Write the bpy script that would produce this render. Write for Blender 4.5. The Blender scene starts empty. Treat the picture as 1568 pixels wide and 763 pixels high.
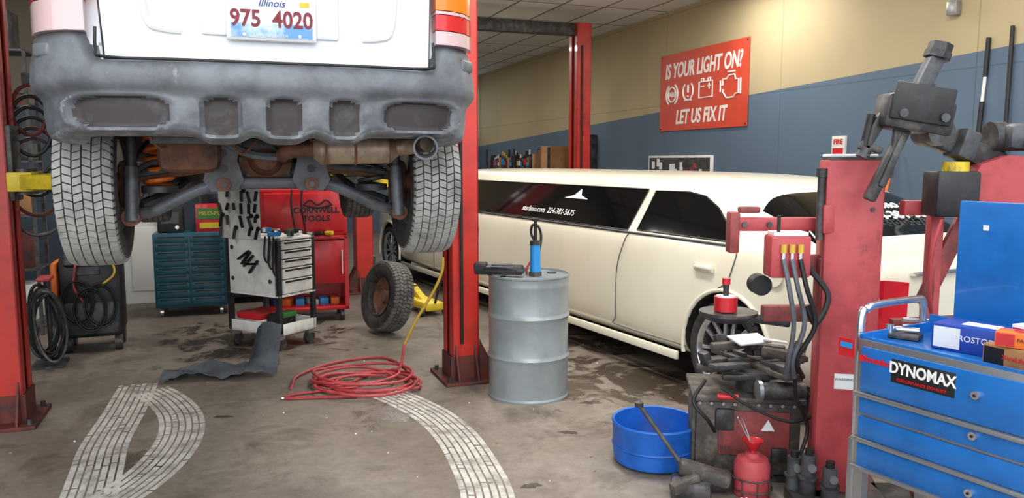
import bpy, bmesh, math, random
from mathutils import Vector, Matrix, Euler
random.seed(7)
S=bpy.context.scene
rad=math.radians

# ------------------------------------------------------------------ materials
def lin(c):
    r=[]
    for x in c:
        x/=255.0
        r.append(x/12.92 if x<=.04045 else ((x+.055)/1.055)**2.4)
    return (r[0],r[1],r[2],1)
def mat(name,c,rough=.5,metal=0,c2=None,scale=6,lo=.45,hi=.65,bump=0,bscale=40,coat=0,emit=0,detail=6,spec=None,alpha=None,dirt=None):
    m=bpy.data.materials.new(name); m.use_nodes=True
    n=m.node_tree.nodes; l=m.node_tree.links
    p=n['Principled BSDF']
    p.inputs['Base Color'].default_value=lin(c)
    p.inputs['Roughness'].default_value=rough
    p.inputs['Metallic'].default_value=metal
    p.inputs['Coat Weight'].default_value=coat
    if spec is not None: p.inputs['Specular IOR Level'].default_value=spec
    if emit:
        p.inputs['Emission Color'].default_value=lin(c); p.inputs['Emission Strength'].default_value=emit
    tc=n.new('ShaderNodeTexCoord')
    if c2 is not None:
        t=n.new('ShaderNodeTexNoise'); t.inputs['Scale'].default_value=scale; t.inputs['Detail'].default_value=detail
        t.inputs['Roughness'].default_value=.65
        l.new(tc.outputs['Object'],t.inputs['Vector'])
        r=n.new('ShaderNodeValToRGB'); r.color_ramp.elements[0].position=lo; r.color_ramp.elements[1].position=hi
        r.color_ramp.elements[0].color=lin(c); r.color_ramp.elements[1].color=lin(c2)
        l.new(t.outputs['Fac'],r.inputs['Fac']); out=r.outputs['Color']
        if dirt:   # (colour, scale, threshold) grime specks and streaks
            mp=n.new('ShaderNodeMapping'); mp.inputs['Scale'].default_value=(1,1,.35); l.new(tc.outputs['Object'],mp.inputs['Vector'])
            t4=n.new('ShaderNodeTexNoise'); t4.inputs['Scale'].default_value=dirt[1]; t4.inputs['Detail'].default_value=10; t4.inputs['Roughness'].default_value=.72
            l.new(mp.outputs['Vector'],t4.inputs['Vector'])
            mr=n.new('ShaderNodeMapRange'); mr.inputs[1].default_value=dirt[2]; mr.inputs[2].default_value=dirt[2]+.10; mr.inputs[3].default_value=0; mr.inputs[4].default_value=.85
            l.new(t4.outputs['Fac'],mr.inputs[0])
            mx=n.new('ShaderNodeMix'); mx.data_type='RGBA'; mx.inputs[7].default_value=lin(dirt[0]); l.new(out,mx.inputs[6]); l.new(mr.outputs[0],mx.inputs[0]); out=mx.outputs[2]
        l.new(out,p.inputs['Base Color'])
    if bump:
        t2=n.new('ShaderNodeTexNoise'); t2.inputs['Scale'].default_value=bscale; t2.inputs['Detail'].default_value=4
        l.new(tc.outputs['Object'],t2.inputs['Vector'])
        b=n.new('ShaderNodeBump'); b.inputs['Strength'].default_value=bump; b.inputs['Distance'].default_value=.01
        l.new(t2.outputs['Fac'],b.inputs['Height']); l.new(b.outputs['Normal'],p.inputs['Normal'])
    if alpha:
        t3=n.new('ShaderNodeTexNoise'); t3.inputs['Scale'].default_value=alpha[0]; t3.inputs['Detail'].default_value=8; t3.inputs['Roughness'].default_value=.7
        l.new(tc.outputs['Object'],t3.inputs['Vector'])
        mr=n.new('ShaderNodeMapRange'); mr.inputs[1].default_value=alpha[1]; mr.inputs[2].default_value=alpha[2]; mr.inputs[3].default_value=alpha[3]; mr.inputs[4].default_value=alpha[4]
        l.new(t3.outputs['Fac'],mr.inputs[0]); l.new(mr.outputs[0],p.inputs['Alpha'])
    return m

m_white=mat('paint_white',(226,228,232),.3,c2=(214,217,222),scale=2,coat=.3)
m_cream=mat('paint_cream',(238,233,212),.25,c2=(232,226,203),scale=1.2,coat=.5)
m_glass=mat('dark_glass',(8,9,11),.06,spec=.3)
m_bumper=mat('weathered_plastic',(90,93,98),.5,c2=(118,122,128),scale=4.5,lo=.42,hi=.62,bump=.08,dirt=((150,153,156),9,.62))
m_bworn=mat('worn_plastic_edge',(104,108,113),.6,c2=(150,153,157),scale=16,lo=.48,hi=.66)
m_pad=mat('bumper_pad',(58,52,53),.6,c2=(88,88,91),scale=6,lo=.54,hi=.74)
m_black=mat('black_plastic',(26,26,28),.5,c2=(44,44,46),scale=10)
m_rubber=mat('rubber',(36,36,37),.75,c2=(66,64,62),scale=7)
m_tread=mat('dusty_tread',(160,160,156),.85,c2=(112,111,108),scale=9,lo=.45,hi=.75)
m_tread2=mat('worn_tread',(100,99,96),.85,c2=(60,59,58),scale=9)
m_under=mat('underbody',(40,36,33),.8,c2=(74,60,48),scale=5)
m_rust=mat('rusty_steel',(120,78,56),.75,.1,c2=(74,52,42),scale=7,bump=.2)
m_dsteel=mat('dark_steel',(82,84,88),.5,.3,c2=(54,52,52),scale=8,dirt=((78,58,44),7,.60))
m_bsteel=mat('bluish_steel',(100,105,112),.45,.25,c2=(72,70,70),scale=8,dirt=((84,64,50),7,.60))
m_exh=mat('exhaust_steel',(164,146,126),.45,.4,c2=(118,98,82),scale=9,dirt=((84,62,48),6,.60))
m_chrome=mat('chrome',(215,218,222),.2,.9)
m_alu=mat('aluminium',(170,172,175),.35,.8)
m_liftred=mat('lift_red',(186,42,32),.42,c2=(150,36,28),scale=4,lo=.45,hi=.75,coat=.2,dirt=((74,32,28),5,.60))
m_grime=mat('red_grime',(100,42,36),.7,c2=(54,42,38),scale=9)
m_yellow=mat('arm_yellow',(214,188,44),.5,c2=(160,138,40),scale=7,lo=.5,hi=.75,dirt=((70,60,40),8,.60))
m_drum=mat('drum_grey',(144,152,156),.32,.1,c2=(132,140,144),scale=4,coat=.3,dirt=((104,104,100),7,.66))
m_blue=mat('tool_blue',(26,108,186),.35,c2=(20,94,166),scale=5,coat=.3,dirt=((22,50,84),9,.66))
m_bucket=mat('bucket_blue',(26,98,192),.45,c2=(16,78,162),scale=5)
m_teal=mat('teal_paint',(26,82,98),.4,c2=(20,68,84),scale=5)
m_tcred=mat('faded_red',(180,70,74),.5,c2=(152,52,58),scale=6,lo=.45,hi=.7,bump=.05,dirt=((84,40,40),6,.61))
m_tcred2=mat('dirty_red',(150,66,64),.6,c2=(98,48,46),scale=9,lo=.4,hi=.7,dirt=((54,44,42),7,.55))
m_grease=mat('greasy_iron',(68,62,58),.6,.1,c2=(124,114,104),scale=10,lo=.45,hi=.75,bump=.4)
m_iron=mat('cast_iron',(54,53,54),.45,.3,c2=(90,87,86),scale=12)
m_cabred=mat('cabinet_red',(196,32,42),.35,c2=(176,28,36),scale=3,coat=.2)
m_cart=mat('cart_white',(228,228,224),.4,c2=(206,205,200),scale=6,dirt=((130,126,120),9,.66))
m_hose=mat('hose_red',(180,66,70),.45,c2=(146,52,56),scale=10)
m_hosey=mat('hose_yellow',(206,168,60),.5)
m_orange=mat('lens_orange',(250,130,20),.2,coat=.6)
m_redl=mat('lens_red',(215,22,34),.2,coat=.6)
m_clearl=mat('lens_clear',(220,188,188),.15,coat=.6)
m_plate=mat('plate_white',(222,226,230),.4)
m_plateb=mat('plate_blue',(96,150,205),.4,c2=(212,224,234),scale=8)
m_darkred=mat('ink_darkred',(120,22,36),.5)
m_ink=mat('ink_black',(20,20,22),.5)
m_inkblue=mat('ink_blue',(30,50,120),.5)
m_wtxt=mat('ink_white',(240,240,238),.5)
m_banner=mat('banner_orange_red',(208,76,54),.5,c2=(198,68,48),scale=1.5)
m_card=mat('cardboard',(176,128,84),.8,c2=(150,106,68),scale=5)
m_dorange=mat('orange_plastic',(224,110,30),.5)
m_cyan=mat('pump_blue',(36,136,206),.35)
m_rag=mat('rag_white',(228,228,226),.9)
m_marks=mat('tire_dust',(222,218,210),.9,c2=(200,193,182),scale=14,lo=.45,hi=.7,alpha=(6,.30,.56,.25,.95))
m_stain=mat('oil_stain',(70,60,50),.35,c2=(92,80,68),scale=5,alpha=(9,.35,.6,.2,.9))
m_door=mat('door_white',(212,212,207),.5)
m_sheet=mat('rubber_sheet',(56,62,70),.6,c2=(80,86,94),scale=6,bump=.3,bscale=8)
m_green=mat('box_green',(60,120,60),.5)
m_tube=mat('lamp_tube',(255,250,238),.5,emit=4)
m_winlit=mat('window_daylight',(230,240,250),.3,emit=1.2)

# ------------------------------------------------------------------ mesh builder
def crom(pts,n=8):
    P=[Vector(p) for p in pts]
    if len(P)<3: return P
    P=[P[0]*2-P[1]]+P+[P[-1]*2-P[-2]]
    out=[]
    for i in range(1,len(P)-2):
        for k in range(n):
            t=k/n
            a,b,c,d=P[i-1],P[i],P[i+1],P[i+2]
            out.append(.5*((2*b)+(c-a)*t+(2*a-5*b+4*c-d)*t*t+(3*b-a-3*c+d)*t**3))
    out.append(P[-2]); return out
def T(x=0,y=0,z=0,rx=0,ry=0,rz=0):
    return Matrix.Translation((x,y,z))@Euler((rad(rx),rad(ry),rad(rz))).to_matrix().to_4x4()
class B:
    def __init__(s): s.v=[];s.f=[];s.mi=[];s.mats=[]; s.M=Matrix.Identity(4)
    def add(s,vs,fs,m,M=None):
        MM=s.M@M if M is not None else s.M
        if m not in s.mats: s.mats.append(m)
        k=s.mats.index(m); o=len(s.v)
        s.v+=[MM@Vector(v) for v in vs]
        for f in fs: s.f.append([o+i for i in f]); s.mi.append(k)
    def box(s,c,d,m,r=(0,0,0),bev=0,M=None):
        MM=T(*c,*r)
        if M is not None: MM=M@MM
        bm=bmesh.new(); bmesh.ops.create_cube(bm,size=1)
        for v in bm.verts: v.co=Vector((v.co.x*d[0],v.co.y*d[1],v.co.z*d[2]))
        if bev>0:
            bmesh.ops.bevel(bm,geom=list(bm.edges),offset=min(bev,min(d)*.45),segments=2,affect='EDGES',profile=.5)
        bm.verts.index_update()
        s.add([v.co.copy() for v in bm.verts],[[v.index for v in f.verts] for f in bm.faces],m,MM); bm.free()
    def bx(s,x0,x1,y0,y1,z0,z1,m,bev=0):
        s.box(((x0+x1)/2,(y0+y1)/2,(z0+z1)/2),(abs(x1-x0),abs(y1-y0),abs(z1-z0)),m,bev=bev)
    def cyl(s,p1,p2,r,m,r2=None,n=20):
        p1=Vector(p1);p2=Vector(p2); r2=r if r2 is None else r2
        q=(p2-p1).to_track_quat('Z','Y').to_matrix().to_4x4(); L=(p2-p1).length
        vs=[];fs=[]
        for i in range(n):
            a=2*math.pi*i/n; vs.append((r*math.cos(a),r*math.sin(a),0))
        for i in range(n):
            a=2*math.pi*i/n; vs.append((r2*math.cos(a),r2*math.sin(a),L))
        for i in range(n): fs.append([i,(i+1)%n,n+(i+1)%n,n+i])
        fs.append(list(range(n))[::-1]); fs.append(list(range(n,2*n)))
        s.add(vs,fs,m,Matrix.Translation(p1)@q)
    def tube(s,pts,r,m,n=8,sm=6,closed=False):
        P=crom(pts,sm) if sm else [Vector(p) for p in pts]
        t0=(P[1]-P[0]).normalized()
        u=t0.orthogonal().normalized(); vs=[];fs=[]
        for i,p in enumerate(P):
            t=(P[min(i+1,len(P)-1)]-P[max(i-1,0)]).normalized()
            u=(u-t*u.dot(t)).normalized(); w=t.cross(u)
            for k in range(n):
                a=2*math.pi*k/n; vs.append(p+(u*math.cos(a)+w*math.sin(a))*r)
        for i in range(len(P)-1):
            for k in range(n):
                fs.append([i*n+k,i*n+(k+1)%n,(i+1)*n+(k+1)%n,(i+1)*n+k])
        fs.append(list(range(n))[::-1]); fs.append([(len(P)-1)*n+k for k in range(n)])
        s.add(vs,fs,m)
    def rev(s,prof,m,M=None,n=40,cap=False):
        vs=[];fs=[];k=len(prof)
        for i in range(n):
            a=2*math.pi*i/n
            for r,z in prof: vs.append((r*math.cos(a),r*math.sin(a),z))
        for i in range(n):
            j=(i+1)%n
            for q in range(k-1): fs.append([i*k+q,j*k+q,j*k+q+1,i*k+q+1])
        if cap: fs.append([i*k for i in range(n)][::-1]); fs.append([i*k+k-1 for i in range(n)])
        s.add(vs,fs,m,M)
    def poly(s,pts,th,m,M=None):
        n=len(pts); vs=[(x,y,0) for x,y in pts]+[(x,y,th) for x,y in pts]
        fs=[list(range(n))[::-1],list(range(n,2*n))]+[[i,(i+1)%n,n+(i+1)%n,n+i] for i in range(n)]
        s.add(vs,fs,m,M)
    def loft(s,rings,mf,caps=True):
        n=len(rings[0]); vs=[p for r in rings for p in r]
        groups={}
        for i in range(len(rings)-1):
            for k in range(n):
                groups.setdefault(mf(i,k),[]).append([i*n+k,i*n+(k+1)%n,(i+1)*n+(k+1)%n,(i+1)*n+k])
        if caps:
            groups.setdefault(mf(0,-1),[]).append(list(range(n))[::-1])
            groups.setdefault(mf(0,-2),[]).append([(len(rings)-1)*n+k for k in range(n)])
        o=len(s.v); s.v+=[s.M@Vector(v) for v in vs]
        for mm,fl in groups.items():
            if mm not in s.mats: s.mats.append(mm)
            for f in fl: s.f.append([o+i for i in f]); s.mi.append(s.mats.index(mm))
    def text(s,t,size,m,M,bold=.0,shear=0,ext=.002,sx=1,align='CENTER'):
        c=bpy.data.curves.new('txt','FONT'); c.body=t; c.size=size; c.align_x=align; c.align_y='CENTER'
        c.offset=bold; c.shear=shear; c.extrude=ext; c.resolution_u=3
        o=bpy.data.objects.new('txt',c); S.collection.objects.link(o)
        dg=bpy.context.evaluated_depsgraph_get(); me=o.evaluated_get(dg).to_mesh()
        vs=[Vector((v.co.x*sx,v.co.y,v.co.z)) for v in me.vertices]; fs=[list(p.vertices) for p in me.polygons]
        s.add(vs,fs,m,M); o.evaluated_get(dg).to_mesh_clear(); bpy.data.objects.remove(o); bpy.data.curves.remove(c)
    def build(s,name,loc=(0,0,0),rz=0,rx=0,ry=0,sharp=35,recalc=True):
        me=bpy.data.meshes.new(name); me.from_pydata([tuple(v) for v in s.v],[],s.f)
        for m in s.mats: me.materials.append(m)
        me.polygons.foreach_set('material_index',s.mi)
        if recalc:
            bm=bmesh.new(); bm.from_mesh(me); bmesh.ops.recalc_face_normals(bm,faces=bm.faces); bm.to_mesh(me); bm.free()
        me.polygons.foreach_set('use_smooth',[True]*len(me.polygons))
        me.set_sharp_from_angle(angle=rad(sharp))
        o=bpy.data.objects.new(name,me); S.collection.objects.link(o)
        o.location=loc; o.rotation_euler=(rad(rx),rad(ry),rad(rz)); return o
def tire(b,c,R,W,rr,m_side,m_tr,nseg=56,ribs=5,rot=None,fill=.8):
    """axis along local X, centre c"""
    M=Matrix.Translation(c)@(rot if rot is not None else Matrix.Identity(4))
    Mz=M@Euler((0,rad(90),0)).to_matrix().to_4x4()
    h=R-rr; w=W/2
    prof=[(rr-.01,-w*.72),(rr+.005,-w*.78),(rr+.25*h,-w*.97),(rr+.5*h,-w*1.04),(rr+.8*h,-w*.98),(R-.022,-w*.9),(R-.012,-w*.8),(R-.009,0),
          (R-.012,w*.8),(R-.022,w*.9),(rr+.8*h,w*.98),(rr+.5*h,w*1.04),(rr+.25*h,w*.97),(rr+.005,w*.78),(rr-.01,w*.72)]
    b.rev(prof,m_side,Mz,n=64)
    gap=W*.022; rw=(W*.94)/ribs
    vs=[];fs=[]
    for j in range(ribs):
        x0=-W*.47+j*rw+gap/2; x1=x0+rw-gap
        for i in range(nseg):
            sk=(.3 if j%2 else -.3)*(2*math.pi/nseg)
            a0=2*math.pi*(i+(.5 if j%2 else 0))/nseg; a1=a0+2*math.pi/nseg*fill
            o=len(vs)
            for (x,ss) in ((x0,0),(x1,sk)):
                for a in (a0,a1):
                    for rr_ in (R-.016,R-(.010 if abs(x)>W*.42 else 0)):
                        vs.append((x,math.cos(a+ss)*rr_,math.sin(a+ss)*rr_))
            fs+=[[o+1,o+3,o+7,o+5],[o,o+1,o+5,o+4],[o+2,o+6,o+7,o+3],[o,o+2,o+3,o+1],[o+4,o+5,o+7,o+6]]
    b.add(vs,fs,m_tr,M)
    vs=[];fs=[]
    for sg in (-1,1):
        for i in range(nseg):
            a0=2*math.pi*i/nseg; a1=a0+2*math.pi/nseg*.6; o=len(vs)
            for a in (a0,a1):
                for (x,r) in ((w*.90,R-.012),(w*.99,R-.035),(w*.96,R-.035),(w*.86,R-.014)): vs.append((sg*x,math.cos(a)*r,math.sin(a)*r))
            fs+=[[o,o+1,o+5,o+4],[o+1,o+2,o+6,o+5],[o,o+1,o+2,o+3],[o+4,o+5,o+6,o+7]]
    b.add(vs,fs,m_tr,M)
def carring(y,hw,zb,zs,zt,xt,ym=0):
    g=lambda f:zs+.015+(zt-zs-.015)*f
    pr=[(0,zb),(hw-.12,zb),(hw-.02,zb+.09),(hw,zb+.25),(hw,zb+(zs-zb)*.6),(hw-.015,zs-.07),(hw-.045,zs),(hw-.06,zs+.015),
        (xt+.03,g(.75)),(xt-.03,g(.91)),(xt-.2,g(.985)),(0,zt)]
    return [(x,y,z) for x,z in pr]+[(-x,y,z) for x,z in pr[-2:0:-1]]
def sj(k): return k if k<=10 else 21-k
def cut(o,cyls,m,sub=0):
    c=B()
    for p1,p2,r in cyls: c.cyl(p1,p2,r,m,n=48)
    co=c.build('cutter')
    co.location=o.location; co.rotation_euler=o.rotation_euler
    bpy.context.view_layer.update()
    if sub:
        sm=o.modifiers.new('s','SUBSURF'); sm.levels=sub; sm.render_levels=sub
    md=o.modifiers.new('b','BOOLEAN'); md.object=co; md.operation='DIFFERENCE'; md.solver='EXACT'
    try: md.material_mode='TRANSFER'
    except Exception: pass
    dg=bpy.context.evaluated_depsgraph_get()
    me=bpy.data.meshes.new_from_object(o.evaluated_get(dg)); o.modifiers.clear(); o.data=me
    me.set_sharp_from_angle(angle=rad(35))
    bpy.data.objects.remove(co)
def empty(name,loc=(0,0,0),rz=0):
    e=bpy.data.objects.new(name,None); S.collection.objects.link(e); e.location=loc; e.rotation_euler=(0,0,rad(rz)); return e
def child(o,e):
    o.parent=e; o.location=(0,0,0); o.rotation_euler=(0,0,0)
BA=20.0
cb,sb=math.cos(rad(BA)),math.sin(rad(BA))
def bw(w,s,z=0): return (cb*w-sb*s, sb*w+cb*s, z)

# ------------------------------------------------------------------ room (building frame rotated BA)
def floor_mat():
    m=bpy.data.materials.new('concrete_floor'); m.use_nodes=True; n=m.node_tree.nodes; l=m.node_tree.links; p=n['Principled BSDF']
    tc=n.new('ShaderNodeTexCoord')
    def noise(sc,d=8,r=.6,dist=0):
        t=n.new('ShaderNodeTexNoise'); t.inputs['Scale'].default_value=sc; t.inputs['Detail'].default_value=d; t.inputs['Roughness'].default_value=r
        t.inputs['Distortion'].default_value=dist; l.new(tc.outputs['Object'],t.inputs['Vector']); return t
    def ramp(f,a,b,ca,cb_):
        r=n.new('ShaderNodeValToRGB'); r.color_ramp.elements[0].position=a; r.color_ramp.elements[1].position=b
        r.color_ramp.elements[0].color=ca; r.color_ramp.elements[1].color=cb_; l.new(f,r.inputs['Fac']); return r
    def mix(f,a,b,t='MIX'):
        x=n.new('ShaderNodeMix'); x.data_type='RGBA'; x.blend_type=t
        if isinstance(f,float): x.inputs[0].default_value=f
        else: l.new(f,x.inputs[0])
        l.new(a,x.inputs[6]); l.new(b,x.inputs[7]); return x.outputs[2]
    def math_(op,a,b=None,v=None):
        x=n.new('ShaderNodeMath'); x.operation=op; l.new(a,x.inputs[0])
        if b is not None: l.new(b,x.inputs[1])
        if v is not None: x.inputs[1].default_value=v
        return x.outputs[0]
    a=ramp(noise(.7,10,.65).outputs['Fac'],.35,.65,lin((120,109,98)),lin((150,140,129)))
    b=ramp(noise(14,6,.7).outputs['Fac'],.3,.75,(.76,.74,.72,1),(1.1,1.1,1.1,1))
    c=mix(1.0,a.outputs['Color'],b.outputs['Color'],'MULTIPLY')
    st=ramp(noise(1.7,9,.7,.6).outputs['Fac'],.52,.68,(1,1,1,1),(.52,.48,.44,1))
    c=mix(1.0,c,st.outputs['Color'],'MULTIPLY')
    wet=None
    for (w,s_,r) in ((2.85,5.15,1.7),(3.6,6.5,2.0),(2.0,6.0,1.1),(.2,7.6,1.8),(1.0,5.0,.6),(-.6,4.6,.5)):
        dn=n.new('ShaderNodeVectorMath'); dn.operation='DISTANCE'; dn.inputs[1].default_value=(w,s_,0); l.new(tc.outputs['Object'],dn.inputs[0])
        mr=n.new('ShaderNodeMapRange'); mr.inputs[1].default_value=0; mr.inputs[2].default_value=r; mr.inputs[3].default_value=.24; mr.inputs[4].default_value=-.12
        l.new(dn.outputs['Value'],mr.inputs[0])
        wet=mr.outputs[0] if wet is None else math_('MAXIMUM',wet,mr.outputs[0])
    nz=noise(3.2,10,.66,.7); sm=math_('ADD',nz.outputs['Fac'],wet)
    wr=ramp(sm,.585,.67,(0,0,0,1),(1,1,1,1))
    dk=n.new('ShaderNodeRGB'); dk.outputs[0].default_value=(.36,.32,.29,1)
    one=mix(1.0,c,dk.outputs[0],'MULTIPLY')
    c=mix(wr.outputs['Color'],c,one)
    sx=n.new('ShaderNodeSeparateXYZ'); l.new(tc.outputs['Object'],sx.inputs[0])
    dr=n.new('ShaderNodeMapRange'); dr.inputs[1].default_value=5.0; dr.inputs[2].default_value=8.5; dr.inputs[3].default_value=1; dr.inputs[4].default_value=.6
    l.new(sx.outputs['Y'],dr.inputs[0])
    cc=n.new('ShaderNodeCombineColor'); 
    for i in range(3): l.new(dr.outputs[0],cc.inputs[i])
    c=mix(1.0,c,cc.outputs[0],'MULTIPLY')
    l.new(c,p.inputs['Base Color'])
    rr=ramp(noise(3,5).outputs['Fac'],.3,.7,(.55,.55,.55,1),(.85,.85,.85,1))
    lo=n.new('ShaderNodeRGB'); lo.outputs[0].default_value=(.25,.25,.25,1)
    l.new(mix(wr.outputs['Color'],rr.outputs['Color'],lo.outputs[0]),p.inputs['Roughness'])
    bp=n.new('ShaderNodeBump'); bp.inputs['Strength'].default_value=.2; bp.inputs['Distance'].default_value=.01
    l.new(noise(22,6,.7).outputs['Fac'],bp.inputs['Height']); l.new(bp.outputs['Normal'],p.inputs['Normal'])
    return m
def wall_mat(name,top,bot,z0,slope):
    m=bpy.data.materials.new(name); m.use_nodes=True; n=m.node_tree.nodes; l=m.node_tree.links; p=n['Principled BSDF']; p.inputs['Roughness'].default_value=.75
    tc=n.new('ShaderNodeTexCoord'); sx=n.new('ShaderNodeSeparateXYZ'); l.new(tc.outputs['Object'],sx.inputs[0])
    a=n.new('ShaderNodeMath'); a.operation='MULTIPLY_ADD'; a.inputs[1].default_value=slope; l.new(sx.outputs['Y'],a.inputs[0]); l.new(sx.outputs['Z'],a.inputs[2])
    g=n.new('ShaderNodeMath'); g.operation='GREATER_THAN'; g.inputs[1].default_value=z0; l.new(a.outputs[0],g.inputs[0])
    t=n.new('ShaderNodeTexNoise'); t.inputs['Scale'].default_value=1.2; t.inputs['Detail'].default_value=8; l.new(tc.outputs['Object'],t.inputs['Vector'])
    r=n.new('ShaderNodeMapRange'); r.inputs[3].default_value=.85; r.inputs[4].default_value=1.1; l.new(t.outputs['Fac'],r.inputs[0])
    x=n.new('ShaderNodeMix'); x.data_type='RGBA'; x.inputs[6].default_value=lin(bot); x.inputs[7].default_value=lin(top); l.new(g.outputs[0],x.inputs[0])
    y=n.new('ShaderNodeVectorMath'); y.operation='SCALE'; l.new(x.outputs[2],y.inputs[0]); l.new(r.outputs[0],y.inputs['Scale'])
    br=n.new('ShaderNodeTexBrick'); br.offset=0; br.inputs['Scale'].default_value=1; br.inputs['Brick Width'].default_value=2.44; br.inputs['Row Height'].default_value=1.22; br.inputs['Mortar Size'].default_value=.006
    br.inputs['Color1'].default_value=(1,1,1,1); br.inputs['Color2'].default_value=(1,1,1,1); br.inputs['Mortar'].default_value=(.72,.72,.72,1)
    cm=n.new('ShaderNodeCombineXYZ'); l.new(sx.outputs['Y'],cm.inputs[0]); l.new(sx.outputs['Z'],cm.inputs[1]); l.new(cm.outputs[0],br.inputs['Vector'])
    mm=n.new('ShaderNodeMix'); mm.data_type='RGBA'; mm.blend_type='MULTIPLY'; mm.inputs[0].default_value=1; l.new(y.outputs[0],mm.inputs[6]); l.new(br.outputs['Color'],mm.inputs[7])
    l.new(mm.outputs[2],p.inputs['Base Color']); return m
def ceil_mat():
    m=bpy.data.materials.new('ceiling_tiles'); m.use_nodes=True; n=m.node_tree.nodes; l=m.node_tree.links; p=n['Principled BSDF']; p.inputs['Roughness'].default_value=.9
    tc=n.new('ShaderNodeTexCoord'); b=n.new('ShaderNodeTexBrick'); b.offset=0; b.inputs['Scale'].default_value=1
    b.inputs['Brick Width'].default_value=.61; b.inputs['Row Height'].default_value=1.22; b.inputs['Mortar Size'].default_value=.018
    b.inputs['Color1'].default_value=lin((226,224,218)); b.inputs['Color2'].default_value=lin((206,204,198)); b.inputs['Mortar'].default_value=lin((110,108,104))
    l.new(tc.outputs['Object'],b.inputs['Vector']); l.new(b.outputs['Color'],p.inputs['Base Color']); return m
m_wr=wall_mat('wall_two_tone',(178,162,128),(88,106,126),2.764,.041)
m_wb=wall_mat('wall_blue_low',(120,112,98),(72,86,100),2.3,0)
m_wd=wall_mat('wall_plain',(172,156,124),(88,106,126),1.9,0)
b=B(); b.bx(-8,9,-8,19,-.1,0,floor_mat()); b.build('floor',rz=BA)
b=B(); b.bx(5.85,6.0,-1.5,18.6,0,3.72,m_wr); b.build('wall_right',rz=BA)
b=B(); b.bx(1.2,5.85,18.5,18.65,0,3.72,m_wd); b.build('wall_back',rz=BA)
b=B(); b.bx(-3.8,1.2,10.1,10.25,0,3.72,m_wb); b.build('wall_partition',rz=BA)
b=B(); b.bx(1.05,1.2,10.25,18.65,0,3.72,m_wd); b.build('wall_inner',rz=BA)
b=B(); b.bx(-3.95,-3.8,2.6,10.25,0,3.72,m_wb); b.build('wall_left',rz=BA)
b=B(); b.bx(-3.95,6.0,2.6,18.65,3.72,3.85,ceil_mat()); b.build('ceiling',rz=BA)
b=B(); b.bx(-3.8,5.85,2.6,2.8,3.5,3.72,m_wd); b.build('trim_header',rz=BA)
b=B()
b.bx(-1.6,-.6,10.06,10.1,0,2.16,m_dsteel,.003)
b.bx(-1.55,-.65,10.03,10.08,0,2.1,m_door,.005)
for z0,z1 in ((.15,.9),(1.05,1.95)):
    for x0,x1 in ((-1.47,-1.13),(-1.07,-.73)): b.bx(x0,x1,10.015,10.04,z0,z1,m_door,.01)
b.cyl((-.75,10.04,1.0),(-.75,9.96,1.0),.025,m_chrome)
b.build('door_1',rz=BA)
b=B(); b.bx(4.9,5.78,18.44,18.5,2.2,3.4,m_winlit)
for i in range(7): b.bx(4.9+i*.145,4.92+i*.145,18.4,18.44,2.2,3.4,m_black)
for i in range(6): b.bx(4.9,5.8,18.4,18.44,2.2+i*.236,2.22+i*.236,m_black)
b.build('window_1',rz=BA)

# ------------------------------------------------------------------ SUV on lift
suv=empty('suv',(-1.163,3.78,1.21),19)
b=B()
st=[(-.735,.60,.64,1.04,1.60,.50),(-.725,.64,.64,1.05,1.66,.56),(-.68,.70,.64,1.06,1.70,.62),(-.62,.75,.64,1.07,1.71,.66),(-.53,.785,.63,1.07,1.72,.68),(-.43,.81,.62,1.07,1.73,.69),(-.2,.85,.58,1.07,1.73,.70),(0,.86,.58,1.07,1.74,.70),(.5,.87,.50,1.07,1.74,.70),
    (1.1,.885,.46,1.06,1.74,.70),(1.65,.885,.46,1.06,1.71,.69),(2.35,.88,.46,1.06,1.14,.74),(2.7,.875,.46,1.03,1.10,.72),(3.2,.85,.46,.98,1.04,.68),(3.42,.78,.48,.9,.94,.6),(3.48,.68,.52,.8,.84,.5)]
rings=[carring(*q) for q in st]
def mf(i,k):
    if k==-1: return m_white
    if k==-2: return m_black
    j=sj(k)
    if j<=1: return m_under
    if j==2: return m_bumper
    if j==7 and 3<=i<=9: return m_glass
    if i==10 and j>=7: return m_glass
    return m_white
b.loft(rings,mf); body=b.build('body')
body.location=suv.location; body.rotation_euler=suv.rotation_euler
bpy.context.view_layer.update()
cut(body,[((-1.2,0,.46),(-.56,0,.46),.43),((.56,0,.46),(1.2,0,.46),.43),((-1.2,2.62,.46),(-.58,2.62,.46),.43),((.58,2.62,.46),(1.2,2.62,.46),.43)],m_under)
child(body,suv)
b=B()
b.poly([(-.575,.845),(-.56,.835),(.59,.835),(.605,.845),(.615,1.2),(.56,1.6),(-.54,1.6),(-.595,1.2)],.035,m_white,T(0,-.735,0,90,0,0))
b.box((0,-.772,1.06),(.50,.022,.26),m_white,bev=.02)
for sg in (-1,1):
    b.tube([(sg*.47+.01,-.770,1.4),(sg*.46+.01,-.771,1.1),(sg*.44+.01,-.771,.97),(sg*.39+.01,-.770,.945),(sg*.33+.01,-.768,.94)],.014,m_white,n=10)
b.poly([(-.5,1.22),(.5,1.22),(.45,1.55),(-.45,1.55)],.01,m_glass,T(0,-.772,0,90,0,0))
b.poly([(-.585,.826),(.615,.826),(.625,1.2),(-.605,1.2)],.01,m_ink,T(0,-.73,0,90,0,0))
child(b.build('hatch'),suv)
b=B()
b.box((0,-.793,1.0),(.325,.008,.172),m_chrome,bev=.003)
b.box((0,-.798,1.0),(.305,.006,.152),m_plate,bev=.002)
b.box((0,-.8015,.952),(.295,.002,.05),m_plateb)
Pt=T(0,-.8035,0,90,0,0)
b.text('975  4020',.086,m_darkred,Pt@T(0,.992,0),bold=.0018,ext=.001,sx=.86)
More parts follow.
